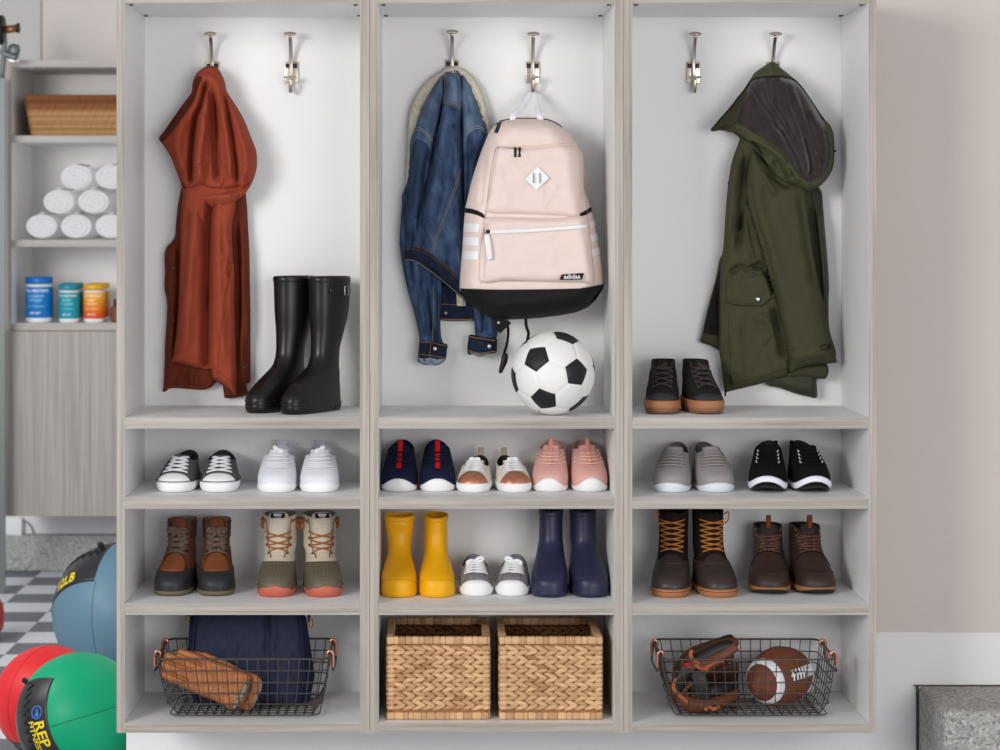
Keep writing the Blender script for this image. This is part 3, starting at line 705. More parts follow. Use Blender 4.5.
def nk(f):
    return [(0, -.104, .098, .0435, -.045, 2.4), (.014, -.110, .102, .0455, -.045, 2.4), (.030, -.110, .102, .0460, -.045, 2.35), (.046, -.104, .101, .0465, -.042, 2.3), (.060, -.086, .100, .0435, -.03, 2.25), (.074, -.062, .099, .0405, -.01, 2.2), (.088, -.038, .099, .0375, .01, 2.15),
            (.108, -.010, .099, .0340, .035, 2.1), (.130, .004, .099, .0320*f, .050, 2.1), (.165, .008, .101, .0315*f, .055, 2.1), (.190, .010, .102, .0318*f, .055, 2.1), (.204, .010, .103, .0322*f, .055, 2.1, -.003)]
rubber('navy rubber rain boot beside the small grey sneakers', 549.6, 597, ZC, 550.6, 1, nk(.98), nvy, 'navy rain boots', L=.16)
rubber('navy rubber rain boot against the locker side panel', 589.4, 597, ZC, 583, -1, nk(1.06), nvy, 'navy rain boots', L=.16)
# ------------------------------------------------------------------ tall black rain boots, turned toward the coat
wel = M('black_rubber', (17, 16, 18), .34, spec=.4); bk = M('steel_buckle', (190, 188, 184), .3, 1.0)
WK = [(z*.956, a*.86, b*.86, w*.85, c*.86, n) for z, a, b, w, c, n in [(0, -.118, .130, .0410, -.05, 2.4), (.012, -.126, .136, .0440, -.05, 2.4), (.030, -.128, .138, .0450, -.05, 2.35), (.050, -.120, .138, .0440, -.045, 2.3), (.066, -.100, .137, .0420, -.03, 2.25), (.082, -.070, .136, .0400, -.01, 2.2), (.100, -.035, .136, .0380, .02, 2.15),
      (.125, .004, .128, .0360, .06, 2.1), (.160, .020, .128, .0375, .07, 2.05), (.210, .022, .143, .0450, .085, 2.0), (.270, .018, .166, .0520, .092, 2.0), (.330, .016, .172, .0550, .094, 2.0), (.362, .014, .174, .0560, .094, 2.0)]]
def welly(label, X, Y, rz, buckle):
    def ex(t, s, side):
        # lugged heel block and tread
        q = MB(); s.skin(q, .004, .018, .0030, 3, 40, PI-.95, PI+.95, edge=.004); q.build('heel_block', wel, t)
        q = MB(); W = [s.P(.030, -1.4+2.8*j/30, .0022) for j in range(31)]; q.tube(W, .0016, 6); q.build('welt_line', wel, t)
        if buckle:
            q = MB(); u0, u1 = .80, 2.0; W = [s.P(.311, u0+(u1-u0)*j/14, .004) for j in range(15)]; q.tube(W, 0, 8, flat=(.0085, .0015), nrm=[W[i]-s.P(.311, u0+(u1-u0)*i/14, 0) for i in range(15)]); sp = q.build('side_strap', wel, t)
            q = MB(); u = 1.62; C = s.P(.311, u, .007); a = (s.P(.311, u+.1, .007)-C).normalized(); b = Vector((0, 0, 1))
            q.tube([C+a*.009+b*.011, C-a*.009+b*.011, C-a*.009-b*.011, C+a*.009-b*.011], .0018, 6, closed=True); q.build('buckle', bk, sp)
            q = MB(); s.skin(q, .28, .344, .0018, 6, 8, .90, 1.06, edge=.002); q.build('gusset', M('gusset_black', (14, 14, 15), .6), t)
    return rubber(label, Vector((X, Y, ZA+.0006)), None, None, None, 1, WK, wel, 'tall black rain boots', name='rain_boot', rz=rz, extra=ex, inner=M('pale_lining', (188, 180, 168), .9), sole_h=.022, toe_z=.05)
# ------------------------------------------------------------------ lace-up boots
def laceboot(label, bx, by, tx, side, keys, zlow, group, mats, lace, sole, collar=None, Zs=None, L=.15, tongue=None, extra=None, name='winter_boot', wrap=None, dipc=.012, soleb=None, spring=0.0, tread=None, liningm=None, scallop=0):
    """lower shell (rubber or leather) to height zlow, softer shaft above, open front with tongue and laces"""
    Zs = ZC if Zs is None else Zs; yt = min(k[1] for k in keys); loc, th = place(bx, by, Zs, tx, L, yt, side*.0021); t = std_shoe(name, label, 'boot', group, loc, th)
    s = Shoe(keys, side, .005); n = 56; H = s.z1; lower, shaft = mats[:2]; fr = lambda u: max(0, math.cos(u))
    ct = lambda u: H - .001 - dipc*max(0, math.cos(u))**3
    s.skin(q := MB(), .010, ct, 0, 40, n)
    rows = [[s.P(ct(2*PI*j/n), 2*PI*j/n, o) + Vector((0, 0, dz)) for j in range(n)] for o, dz in ((0, 0), (-.001, .002), (-.004, .002))]
    q.grid(np.array([[tuple(p) for p in r] for r in rows]), close_u=True, flip=True); q.build('shaft', shaft, t)
    ln = MB(); rows = [[s.P(ct(2*PI*j/n)-.012*i, 2*PI*j/n, -.0042) + Vector((0, 0, .002 if i == 0 else 0)) for j in range(n)] for i in range(7)]
    ln.grid(np.array([[tuple(p) for p in r] for r in rows]), close_u=True, flip=True); ln.add(rows[-1], [list(range(n))]); ln.build('lining', liningm or c_lin_dark, t)
    zl = (lambda u: zlow + .006*math.cos(u)) if not callable(zlow) else zlow
    s.skin(q := MB(), .008, zl, .0022, 18, n, edge=.0022); lo = q.build('lower_shell', lower, t)
    zt, so = sole; ztf = zt if callable(zt) else (lambda u: zt); zb = lambda u: spring*fr(u)**2
    if tread: s.sole(q := MB(), lambda u: zb(u)+tread[1], so-.001, zb); q.build('tread', tread[0], t); s.sole(q := MB(), ztf, so, lambda u: zb(u)+tread[1]-.001, bulge=.0008); q.build('sole', mats[2], t)
    else: s.sole(q := MB(), ztf, so, zb, bulge=.0008); q.build('sole', mats[2], t)
    if tongue:
        tm, w, z0, rise = tongue; q = MB(); G = []
        for i in range(13):
            z = z0+(H-.004-z0)*i/12; G.append([tuple(s.P(min(z, ct(0)-.0), (-1+2*j/10)*w, .0012 + .002*(1-abs(-1+2*j/10)**2))) if z <= ct(0) else None for j in range(11)])
        G = [r for r in G if r[0] is not None]; b = np.array(G[-1])
        for i in range(1, 6):
            G.append([tuple(p) for p in b + np.array([[0, .001*i, (H+rise-ct(0))*i/5 - .010*(abs(j-5)/5)**3*i/5] for j in range(11)])])
        q.grid(np.array(G)); q.build('tongue', tm, t, solid=.004)
    if lace:
        lm, z0, z1, nn, a0, a1, kw = lace; q = MB(); kw = dict(kw); bw = kw.pop('bow', None); cross_laces(s, q, z0, z1, nn, a0, a1, **kw)
        if bw: bow(q, s.P(z1+.002, 0, .008), bw[0], bw[1], kw.get('flat'), *bw[2:])
        q.build('laces', lm, t)
    if extra: extra(t, s, side, ct)
    return t, s
def bk_keys(h, w=1.0, shaft=.037, L=1.0, sf=.0, top=None, sb=.105):
    return [(0, -.108*L, .110*L, .0415*w, -.045, 2.4), (.014, -.116*L, .114*L, .0465*w, -.045, 2.4), (.028, -.117*L, .114*L, .0470*w, -.045, 2.35), (.042, -.110*L, .113*L, .0458*w, -.042, 2.3), (.054, -.094*L, .112*L, .0450*w, -.03, 2.25), (.066, -.072*L, .111*L, .0425*w, -.012, 2.2), (.078, -.050*L, .110*L, .0400*w, .005, 2.2),
            (.094, -.026*L, .109*L, .0385*w, .03, 2.2), (.112, -.010*L, .108*L, (shaft+.0005)*w, .045, 2.2), (.140, sf, sb, shaft*w, .052, 2.2), (.165, sf+.001, sb+.001, shaft*w*1.01, .053, 2.2), (h, sf+.002, sb+.002, (top or shaft*1.03)*w, .054, 2.2)]
def eyelets(t, s, zs, a, mat, r=.0036, nm='eyelet'):
    for z, aa in zip(zs, a):
        for d in (1, -1):
            C = s.P(z, d*aa, .0012); nn = (s.P(z, d*aa, .004)-C).normalized(); q = MB(); R = nn.to_track_quat('Z', 'Y').to_matrix()
            q.lathe([(r, 0), (r, .0012), (r*.5, .0014), (r*.4, .0004)], C, 10, M=R); q.build(nm, mat, t)
# 3 brown and black duck boots
brn = M('brown_nubuck', (106, 60, 40), .8, var=.5, vs=30, rgb2=(80, 44, 28), bump=.0005, bs=400); shell = M('black_shell_rubber', (40, 40, 43), .5, bump=.0006, bs=120); flc = M('grey_fleece', (168, 158, 142), .95, bump=.002, bs=300)
lac3 = M('taupe_flat_lace', (112, 94, 84), .8, var=.8, vs=180, rgb2=(52, 40, 36)); olive_s = M('olive_sole', (112, 104, 84), .7)
def ex3(t, s, side, ct):
    # suede panel on the vamp and padded collar cuffs
    s.skin(q := MB(), .058, lambda u: .100 - .03*(abs(u)/.8)**2, .003, 8, 20, -.8, .8, edge=.002); q.build('vamp_panel', M('tan_suede', (122, 70, 42), .85, bump=.0005, bs=500), t)
    for d in (1, -1):
        s.skin(q := MB(), s.z1-.045, s.z1-.004, .0035, 8, 12, d*.75, d*1.7, edge=.003); q.build('collar_cuff', M('dark_brown_leather', (70, 40, 28), .6), t)
    eyelets(t, s, [.10, .118, .136, .154], [.72, .72, .74, .78], M('dark_metal', (60, 54, 50), .4, .8), .004)
K3 = bk_keys(.176, .97, .0345, .96, top=.0385)
for bx, tx, sd, lb in ((173.5, 181, 1, 'brown and black lace-up duck boot beside the locker side panel'), (216.5, 217, -1, 'brown and black lace-up duck boot nearer to the canvas duck boots')):
    laceboot(lb, bx, 595.6, tx, sd, K3, .058, 'brown and black duck boots', (shell, brn, olive_s), (lac3, .092, .152, 4, .75, .8, dict(flat=(.0048, .0014), off=.0045, hump=.003, bow=(.018, .0020))), (.013, .0035), tongue=(brn, .62, .11, .012), extra=ex3, liningm=flc, spring=.003, dipc=.018)
# 4 canvas duck boots, olive shell, coral sole
cvs = M('oat_canvas', (206, 194, 176), .9, bump=.0009, bs=350, bkind='check', var=.35, vs=250, rgb2=(176, 162, 142)); olv = M('olive_rubber', (98, 90, 72), .5); cor = M('coral_rubber', (204, 106, 86), .55, var=.3, vs=60); lea = M('tan_leather_lace', (158, 92, 44), .6)
lblm = M('navy_label', (24, 28, 52), .7); wtxt = M('label_white', (224, 224, 228), .7)
def ex4(t, s, side, ct):
    # ribs on the rubber vamp
    q = MB()
    for i in range(9):
        u = -.75+1.5*i/8; q2 = MB(); s.lace(q2, [(.050, u*1.1), (.060, u), (.071, u*.9)], .0022, .0014); q2.build('shell_rib', olv, t)
    s.lace(q := MB(), [(.024, -1.4), (.040, -.75), (.045, 0), (.040, .75), (.024, 1.4)], .003, .0022); q.build('shell_ridge', olv, t)
    # open throat edges
    for d in (1, -1): s.lace(q := MB(), [(.088, d*.42), (.12, d*.62), (.16, d*.72), (s.z1-.006, d*.80)], .0015, .0016); q.build('throat_edge', M('throat_shadow', (120, 104, 86), .9), t)
    eyelets(t, s, [.098, .117, .135], [.62, .74, .78], M('bronze_eyelet', (96, 74, 48), .4, .8), .0042)
    # woven label on the tongue
    P = lambda x, y: s.P(ct(0)-.002, 0, .006) + Vector((x, .0, y+.016)) + Vector((0, .0012*y/.01, 0))
    q = MB(); q.add([P(-.0185, -.0065), P(.0185, -.0065), P(.0185, .0065), P(-.0185, .0065)], [[0, 1, 2, 3]]); lb_ = q.build('woven_label', lblm, t, solid=.0008)
    q = MB(); text_on(q, 'SPERRY', .0068, lambda x, y: P(x, y+.0018) + Vector((0, -.0006, 0)), .0003); text_on(q, 'TOP-SIDER', .0034, lambda x, y: P(x, y-.0035) + Vector((0, -.0006, 0)), .0001); q.build('lettering', wtxt, lb_, smooth=False)
    # leather rawhide running round the collar with small tassels
    for d in (1, -1):
        s.lace(q := MB(), [(s.z1-.014, d*.85), (s.z1-.012, d*1.3, .002), (s.z1-.013, d*1.8)], .003, .0034); q.build('collar_rawhide', lea, t)
        C = s.P(s.z1-.030, d*1.40, .003); q = MB(); q.ell(C, (.0075, .006, .009), Matrix.Rotation(.5*d, 3, 'Y'), 10, 7); q.tube(smooth_path([C+Vector((0, 0, .008)), C+Vector((d*.004, -.002, .013)), s.P(s.z1-.013, d*1.4, .004)], 4), .0022, 6); q.build('leather_knot', lea, t)
K4 = bk_keys(.192, .985, .0425, .96, sf=-.012, top=.0455)
for bx, tx, sd, lb in ((276.6, 279.8, 1, 'cream canvas duck boot with coral sole, beside the brown duck boots'), (323.5, 320.2, -1, 'cream canvas duck boot with coral sole, next to the locker divider')):
    laceboot(lb, bx, 596.6, tx, sd, K4, .074, 'cream canvas duck boots', (olv, cvs, cor), (lea, .098, .152, 3, .62, .78, dict(r=.0021, off=.0035, hump=.002)), (lambda u: .016+.012*max(0, math.cos(u))**3+.0015*math.cos(9*u), .0035), tongue=(cvs, .60, .10, .012), extra=ex4, liningm=flc, dipc=.010)
# 14 tall brown duck boots with tan laces
dkb = M('dark_brown_shell', (58, 48, 44), .45, bump=.0006, bs=150); dkf = M('espresso_suede', (34, 25, 22), .9, bump=.0006, bs=400); gum = M('gum_rubber', (176, 116, 74), .55); tl = M('tan_rope_lace', (182, 116, 58), .7, bump=.0006, bs=600)
def ex14(t, s, side, ct):
    for i in range(9):
        u = -.75+1.5*i/8; q2 = MB(); s.lace(q2, [(.052, u*1.1), (.062, u), (.072, u*.9)], .0022, .0012); q2.build('shell_rib', dkb, t)
    s.skin(q := MB(), .076, lambda u: .098 - .018*(abs(u)/.8)**2, .0028, 6, 18, -.8, .8, edge=.002); q.build('vamp_panel', M('dark_panel', (52, 42, 40), .6), t)
    d = side; A = s.P(.196, -d*.85, .004); q = MB(); q.tube(smooth_path([A, A+Vector((-d*.010, -.004, .006)), A+Vector((-d*.011, -.004, -.006)), A+Vector((-d*.004, -.008, -.02)), s.P(.175, -d*.2, .006)], 6), .0020, 7); q.build('lace_loop', tl, t)
    q = MB(); s.lace(q, [(.016, -1.3), (.016, 0), (.016, 1.3)], .0048, .0012); q.build('sole_groove', M('gum_dark', (120, 74, 44), .6), t)
K14 = bk_keys(.204, 1.0, .0375, .97, sf=-.006, top=.0395)
for bx, tx, sd, lb in ((670.5, 672.8, 1, 'tall dark brown winter boot with tan laces, beside the locker side panel'), (717.2, 709.2, -1, 'tall dark brown winter boot with tan laces, nearer to the leather boots')):
    laceboot(lb, bx, 597.2, tx, sd, K14, .078, 'tall dark brown winter boots', (dkb, dkf, gum), (tl, .100, .184, 6, .75, .85, dict(r=.0018, off=.004, hump=.002)), (.021, .0035), tongue=(dkf, .6, .11, .004), extra=ex14, dipc=.012)
# 15 brown leather hikers
lth = M('brown_leather', (58, 41, 33), .5, var=.5, vs=20, rgb2=(42, 29, 24)); l15 = M('dark_brown_rope', (124, 84, 76), .8, var=1, vs=260, rgb2=(28, 18, 18)); brass = M('brass_hook', (196, 150, 80), .35, 1.0)
def ex15(t, s, side, ct):
    eyelets(t, s, [.135, .150], [.88, .92], brass, .0032, 'lace_hook')
    s.lace(q := MB(), [(.060, -1.5), (.088, -.8), (.098, 0), (.088, .8), (.060, 1.5)], .0012, .0011); q.build('vamp_seam', M('seam_dark', (30, 22, 20), .8), t)
    C = s.P(ct(0), 0, .002)+Vector((0, .002, .020)); lp = MB(); P = smooth_path([C+Vector((0, 0, -.006)), C+Vector((0, -.003, .012)), C+Vector((0, .0, .026)), C+Vector((0, .006, .020)), C+Vector((0, .006, .004))], 6); lp.tube(P, 0, 8, flat=(.0065, .0014), nrm=[(0, -1, .2)]*len(P)); lp.build('pull_loop', M('russet_loop', (112, 60, 36), .7), t)
K15 = bk_keys(.158, 1.06, .0365, .98, sf=-.004, top=.0375)
for bx, tx, sd, lb in ((769.5, 767.5, 1, 'brown leather ankle boot with dark laces, beside the tall winter boots'), (814.5, 806, -1, 'brown leather ankle boot with dark laces, farthest from the tall winter boots')):
    laceboot(lb, bx, 594.5, tx, sd, K15, .050, 'brown leather ankle boots', (lth, lth, M('tan_welt', (150, 104, 62), .6)), (l15, .094, .140, 5, .7, .85, dict(r=.0020, off=.004, hump=.003)), (.020, .0040), tongue=(M('tongue_brown', (52, 42, 38), .75), .62, .10, .012), extra=ex15, dipc=.014, spring=.009, tread=(m_black, .007), name='leather_boot')
# 13 black high tops with gum sole
blc = M('black_canvas', (34, 31, 31), .85, bump=.0006, bs=500); l13 = M('charcoal_lace', (72, 64, 60), .85); gum2 = M('gum_sole', (168, 112, 76), .6, bump=.0005, bs=200); gum3 = M('gum_tread', (140, 104, 82), .7)
def ex13(t, s, side, ct):
    s.skin(q := MB(), .026, lambda u: .051-.016*(abs(u)/1.3)**2, .0016, 6, 30, -1.3, 1.3, edge=.0014); q.build('toe_rand', M('slate_rubber', (44, 44, 48), .55), t)
    for i in range(9):
        u = -.62+1.24*i/8; q = MB(); s.lace(q, [(.0045, u), (.010, u*1.03)], .0042, .0016); q.build('tread_lug', gum3, t)
    for d in (1, -1): s.lace(q := MB(), [(.066, d*.55), (.09, d*.66), (.12, d*.75), (s.z1-.004, d*.82)], .0015, .0014); q.build('throat_edge', l13, t)
K13 = bk_keys(.128, .925, .0335, .98, sf=-.006, top=.0320, sb=.104)
K13 = [k for k in K13 if k[0] < .126]; K13.append((.128, -.004, .105, .0310, .052, 2.2))
for bx, tx, sd, lb in ((662.2, 662.8, 1, 'black high-top sneaker with gum sole, beside the locker side panel'), (705.2, 697, -1, 'black high-top sneaker with gum sole, nearer to the green parka')):
    laceboot(lb, bx, 413.4, tx, sd, K13, .020, 'black high-top sneakers', (gum2, blc, gum2), (l13, .062, .112, 4, .6, .8, dict(r=.0017, off=.004, hump=.003, bow=(.010, .0016, .5*sd))), (.033, .0035), Zs=ZA, tongue=(blc, .6, .08, .006), extra=ex13, tread=(gum3, .013), spring=.002, name='high_top_sneaker')
welly('tall black rubber rain boot without buckle in view, closer to the rust coat', PX(275.8, 0, .208).x, .208, math.radians(-33), False)
welly('tall black rubber rain boot with buckled side strap, beside the locker divider', PX(310.8, 0, .168).x, .166, math.radians(-33), True)
# ================================================================== hanging clothes
def snaps(rel, pts, r, mat, parent, O, nm='snap_button', off=.0015):
    for p in pts:
        C = rel.pt(p, off); q = MB(); q.lathe([(r, 0), (r, .0012), (r*.7, .0022), (r*.25, .0024)], C, 14, M=Matrix.Rotation(PI/2, 3, 'X')); q.build(nm, mat, parent, O)
Relief.FOLD = 1.55
# ------------------------------------------------------------------ rust coat
rust = M('rust_cotton', (150, 68, 47), .9, var=.3, vs=12, rgb2=(134, 57, 39), bump=.0004, bs=900); rust_d = M('rust_shaded', (104, 46, 29), .9, bump=.0004, bs=900); rust_b = M('rust_band', (160, 74, 52), .9, bump=.0004, bs=900)  # rust_d: same cloth darkened, shade behind the front panel put into its colour
snapm = M('dark_snap', (66, 62, 52), .4, .6)
t = thing('rust_coat', 'long rust-red cotton coat hanging from a hook above the black rain boots', 'coat', (PX(210, 0, .3).x, .345, PX(0, 392, .33).z)); O = t.location
body = Relief([(200,150),(184,180),(178,205),(176,224),(174.5,238),(167,247),(164.5,256),(165,270),(164.5,288),(167,302),(166.5,322),(165,345),(164.5,365),(163.5,386),(162.5,391.5),(165.5,391.5),(170,388.5),(180,388.2),(190,389),(203,389.8),(211,387.5),(216,382.5),(218,379),(222,384),(224,394),(225,398),(236,397.5),(244,396),(248,393.5),(247,388),(246,384),(250,382),(250.5,372),(250.5,350),(250.5,320),(250,290),(249.5,255),(248,225),(246,195),(240,160)], .342, .030, 9,
    [('g', [(173,255),(170,290),(172,330),(169,375)], 2.5, .008), ('g', [(178,240),(178,300),(174,360)], 2.2, -.010), ('g', [(241,220),(243,270),(242,330),(241,380)], 2.4, .010), ('g', [(246,240),(247,300),(246,350)], 1.8, .006), ('g', [(237.5,215),(239,270),(239,340)], 2.0, -.012), ('g', [(186,372),(188,386)], 1.6, -.008), ('g', [(196,374),(197,388)], 2.2, .007), ('g', [(181,374),(178,386)], 2, .006)], noise=(.005, 9, 40))
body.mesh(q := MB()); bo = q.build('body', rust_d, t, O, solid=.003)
snaps(body, [(173,268), (173.3,320.5), (190.8,368), (243.5,367.5)], .0045, snapm, t, O)
q = MB(); body.cord(q, [(165,388),(180,386),(203,387),(213,382)], .0008, .0004); q.build('hem_seam', rust_b, bo, O)
fr = Relief([(186,185),(182,200),(180.5,220),(179.8,240),(179,270),(178,300),(176,330),(173,352),(171.2,362.5),(176,363.5),(188,366.5),(198,369),(203,369.5),(210,370),(211,374),(212.5,379),(220,383.5),(229,390),(235.5,396),(236.8,392),(237,365),(236.5,330),(235.5,300),(236,280),(234.5,262),(233.5,245),(233,225),(236,205),(230,185),(208,180)], .310, .050, 8,
    [('g', [(212,195),(208,230),(207,280),(206.5,330),(205.5,372)], 4.6, -.034, .06), ('g', [(197,205),(192,250),(188,310),(186,360)], 6, .012), ('g', [(188,205),(186,250),(183,290)], 2.5, -.010), ('g', [(216,215),(219,260),(221,320),(224,375)], 5, .012), ('c', [(226,232),(229,252),(227,262),(226,272),(228,285)], 2.2, .009), ('g', [(229,255),(226,258),(221,256)], 1.8, .007), ('g', [(232,262),(228,276)], 2, -.009), ('c', [(231,268),(226,290),(222,330)], 1.6, .003), ('g', [(198,210),(202,222),(203,235)], 2, -.008)], noise=(.006, 8, 30))
fr.mesh(q := MB()); f_ = q.build('front_panel', rust, t, O, solid=.003)
for c_, r_, o_ in [([(230.5,270),(224,300),(220,340),(217,375)], .0007, .0004), ([(173,352),(188,357),(202,360)], .0006, .0003), ([(214,368),(224,376),(236,386)], .0006, .0003)]:
    fr.cord(q := MB(), c_, r_, o_); q.build('seam', M('rust_thread', (120, 48, 30), .9), f_, O)
hood = Relief([(206,66.5),(211,65.5),(217,67.5),(221.5,74),(225,82),(226.8,91),(233,101),(240,112),(246,124),(251,137),(256,150),(257,160),(256.3,170),(252.5,182),(246.5,191.5),(240,197),(235,203),(228,208.5),(220,209),(212,206.5),(203,201),(195,198),(188.5,193.5),(182,185),(177,173),(171,158),(166,149),(160,141),(158.8,137.5),(164,131),(173,118),(183,104),(191,93),(192.5,84),(195,76),(200,70)], .312, .066, 13,
    [('g', [(207,78),(201,105),(195,120),(191.5,150),(190.5,188)], 2.6, -.030, .1), ('g', [(208,88),(203,125),(199,155),(202,188)], 5, .020), ('g', [(211,82),(213.5,115),(215.5,150),(218,186)], 3.4, -.024), ('g', [(219,90),(225,125),(229,160),(229,186)], 3.6, .012), ('g', [(222,88),(230,125),(235,160),(238,190)], 2.0, -.022), ('g', [(233,110),(242,140),(247,165),(244,182)], 4, .012), ('g', [(193,85),(180,112),(166,134)], 2.2, -.012), ('g', [(186,115),(177,145),(182,175)], 5, .010), ('c', [(202,110),(205,125),(203,138),(206,146)], 2.4, .008), ('g', [(196,168),(204,164),(209,168)], 2, -.005), ('g', [(203,72),(211,73.5),(220,79)], 1.3, -.010), ('g', [(222,77),(227,92)], 1.6, -.010), ('g', [(194,186),(204,186),(212,195)], 2.4, -.010), ('g', [(222,165),(226,178),(222,188)], 2.5, -.008), ('g', [(190,186),(197,191),(208,191),(222,190.5),(234,189),(243,185)], 3.2, -.016, .1)], noise=(.007, 9, 18))
hood.mesh(q := MB()); ho = q.build('hood', rust, t, O, solid=.003)
for c_, r_, o_ in [([(208,90),(208,130),(208.5,168),(204,185)], .0007, .0004), ([(251,146),(249,165),(243,188)], .0006, .0003), ([(194,168),(208,168.5)], .0006, .0003)]:
    hood.cord(q := MB(), c_, r_, o_); q.build('seam', MATS['rust_thread'], ho, O)
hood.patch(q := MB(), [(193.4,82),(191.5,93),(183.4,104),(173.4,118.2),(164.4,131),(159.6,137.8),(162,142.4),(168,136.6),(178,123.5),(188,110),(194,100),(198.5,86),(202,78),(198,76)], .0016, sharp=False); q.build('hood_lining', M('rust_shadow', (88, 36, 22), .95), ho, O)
bl = [hood.pt(p, .004) for p in cr2([(181,183),(188,192),(196,196.6),(208,196.4),(222,195.6),(234,194),(243,190),(250,183)], 1.5, False)]
br = [hood.pt(p, .006) for p in cr2([(182,187),(188.5,195),(196,199.6),(205,203),(214,207.6),(226,208.6),(236,201.5),(247,192)], 1.5, False)]
n = 60; G = []
for i in range(n+1):
    a = bl[int(i*(len(bl)-1)/n)]; b = br[int(i*(len(br)-1)/n)]; G.append([tuple(a+Vector((0, .004, -.001)))] + [tuple(a.lerp(b, j/6)+Vector((0, -.012*math.sin(PI*(j+.8)/7.6)**.5, 0))) for j in range(7)] + [tuple(b+Vector((0, .004, .001)))])
MB().grid(np.array(G)).build('hood_band', rust_b, t, O)
Relief.FOLD = 1.6
# ------------------------------------------------------------------ denim jacket with fleece lining
def denim(name, c1, c2):
    return M(name, c1, .85, var=1.0, vs=38, stretch=(1, 1, .4), rgb2=c2, bump=.0005, bs=700)
dn_y = denim('denim_yoke', (104, 124, 148), (62, 80, 106)); dn_b = denim('denim_blue', (76, 98, 130), (34, 50, 78)); dn_d = denim('denim_dark', (34, 44, 66), (25, 33, 52))
sher = M('cream_fleece', (222, 214, 194), .95, var=.5, vs=120, rgb2=(190, 180, 156), bump=.004, bs=240, sheen=.3); th1 = M('tan_thread', (138, 124, 102), .8); th2 = M('orange_thread', (164, 112, 56), .8); th3 = M('pale_thread', (150, 156, 160), .8)
t = thing('denim_jacket', 'blue denim jacket with cream fleece lining hanging beside the pink backpack', 'jacket', (PX(450, 0, .3).x, .345, PX(0, 365, .33).z)); O = t.location
fl = Relief([(441,71.5),(446,68),(452,66.3),(459,67),(466,70.5),(473,77),(479.5,87),(484.5,100),(488,114),(490,129),(487,138),(470,120),(450,110),(428,140),(418,170),(412,200),(404,215),(403,200),(405,190),(406,170),(407,150),(407.5,138),(408,124),(411,107),(418,93),(426,82.5),(434,75.8)], .336, .018, 5, noise=(.010, 3.0, 3.0), step=1.3)
fl.mesh(q := MB(), hole=[(444.5,71.4),(459,70.8),(464,84),(474,104),(481,128),(470,122),(450,112),(432,140),(420,170),(414,176),(414,145),(419,120),(428,100),(438,86)]); q.build('fleece_lining', sher, t, O, solid=.003)
inn = Relief([(436,285),(470,285),(492,290),(496,306),(482,318),(472,320.5),(440,320),(434,310)], .338, .018, 6, [('g', [(449,290),(450,320)], 1.6, -.006), ('g', [(462,290),(462,320)], 2, .005)], noise=(.006, 8, 8))
inn.mesh(q := MB()); io = q.build('front_hem', dn_d, t, O, solid=.003)
q = MB(); inn.cord(q, [(439,319),(456,319.6),(473,319.2)], .0014, .0006); inn.cord(q, [(440,304),(452,304.5),(466,306)], .0008, .0006); q.build('stitching', th2, io, O); snaps(inn, [(445.8,313)], .0045, M('brass_rivet', (150, 140, 122), .4, .8), t, O, 'rivet')
inn.patch(q := MB(), [(456,291),(461,290),(465,298),(466,306),(457,306)], .002); q.build('fleece_facing', sher, t, O)
def sleeve(nm, outl, folds, cuff, cfolds, seams, rv):
    s_ = Relief(outl, .328, .032, 10, folds, noise=(.007, 7, 14)); s_.mesh(q := MB()); so = q.build('sleeve', dn_b if nm else dn_y, t, O, solid=.003)
    if seams:
        q = MB(); 
        for sm in seams: s_.cord(q, sm, .0009, .0006)
        q.build('stitching', th1, so, O)
    c = Relief(cuff, .318, .032, 8, cfolds, noise=(.004, 4, 4)); c.mesh(q := MB()); cu = q.build('cuff', dn_d, t, O, solid=.003); snaps(c, [rv], .0055, M('silver_button', (200, 196, 188), .35, .9), cu, O, 'button'); return c, cu
c, cu = sleeve(1, [(410,140),(420,130),(432,150),(436,200),(440,250),(443,285),(442,300),(440.5,318),(441,335),(442.5,344),(432,346),(421,344),(418.5,332),(414,312),(408,292),(403,268),(400,250),(399.5,238),(401,215),(402,203),(401.8,196),(404,190),(407,180),(409,160)],
    [('g', [(406,185),(410,205),(409,235)], 2.2, -.010), ('g', [(412,190),(415,230),(416,270),(424,330)], 3.0, .010), ('g', [(425,285),(428,310),(429,336)], 2.0, -.012), ('g', [(420,290),(423,320),(425,338)], 2.0, .006), ('g', [(402,240),(408,262),(412,285)], 2, -.008), ('g', [(436,290),(435,315),(437,338)], 2.6, .008), ('c', [(401,222),(408,228),(413,226)], 2, .006), ('c', [(400,250),(405,255),(410,266)], 2, .006)],
    [(420,340.5),(430,341.5),(440,342.5),(447.3,344.5),(447,350),(446,358),(443.5,362),(436,365.5),(431,364),(426,365),(420,363),(417.8,360.5),(418.3,352),(419,345)], [('g', [(432,342),(430,350),(429,362)], 1.2, .004), ('g', [(424,360),(425,365)], 1.5, -.006), ('g', [(431,359),(430,365)], 1.5, -.008)],
    [[(433.5,286),(433.3,310),(432.5,342)]], (434.8,348.7))
q = MB(); c.cord(q, [(420,342),(432,343),(446.5,346)], .0011, .0006); c.cord(q, [(418.8,354),(430,355.5),(446,358)], .0011, .0006); c.cord(q, [(431.5,342),(430,350),(429,357)], .0008, .0006); q.build('stitching', th2, cu, O)
c.patch(q := MB(), [(418.2,357.5),(424,359),(430,357.6),(437,359.5),(445,358.5),(442.5,361.6),(436,364.8),(431,363.4),(426,364.2),(420,362.3)], .0016); q.build('turned_lining', M('pale_denim', (150, 166, 184), .9), cu, O)
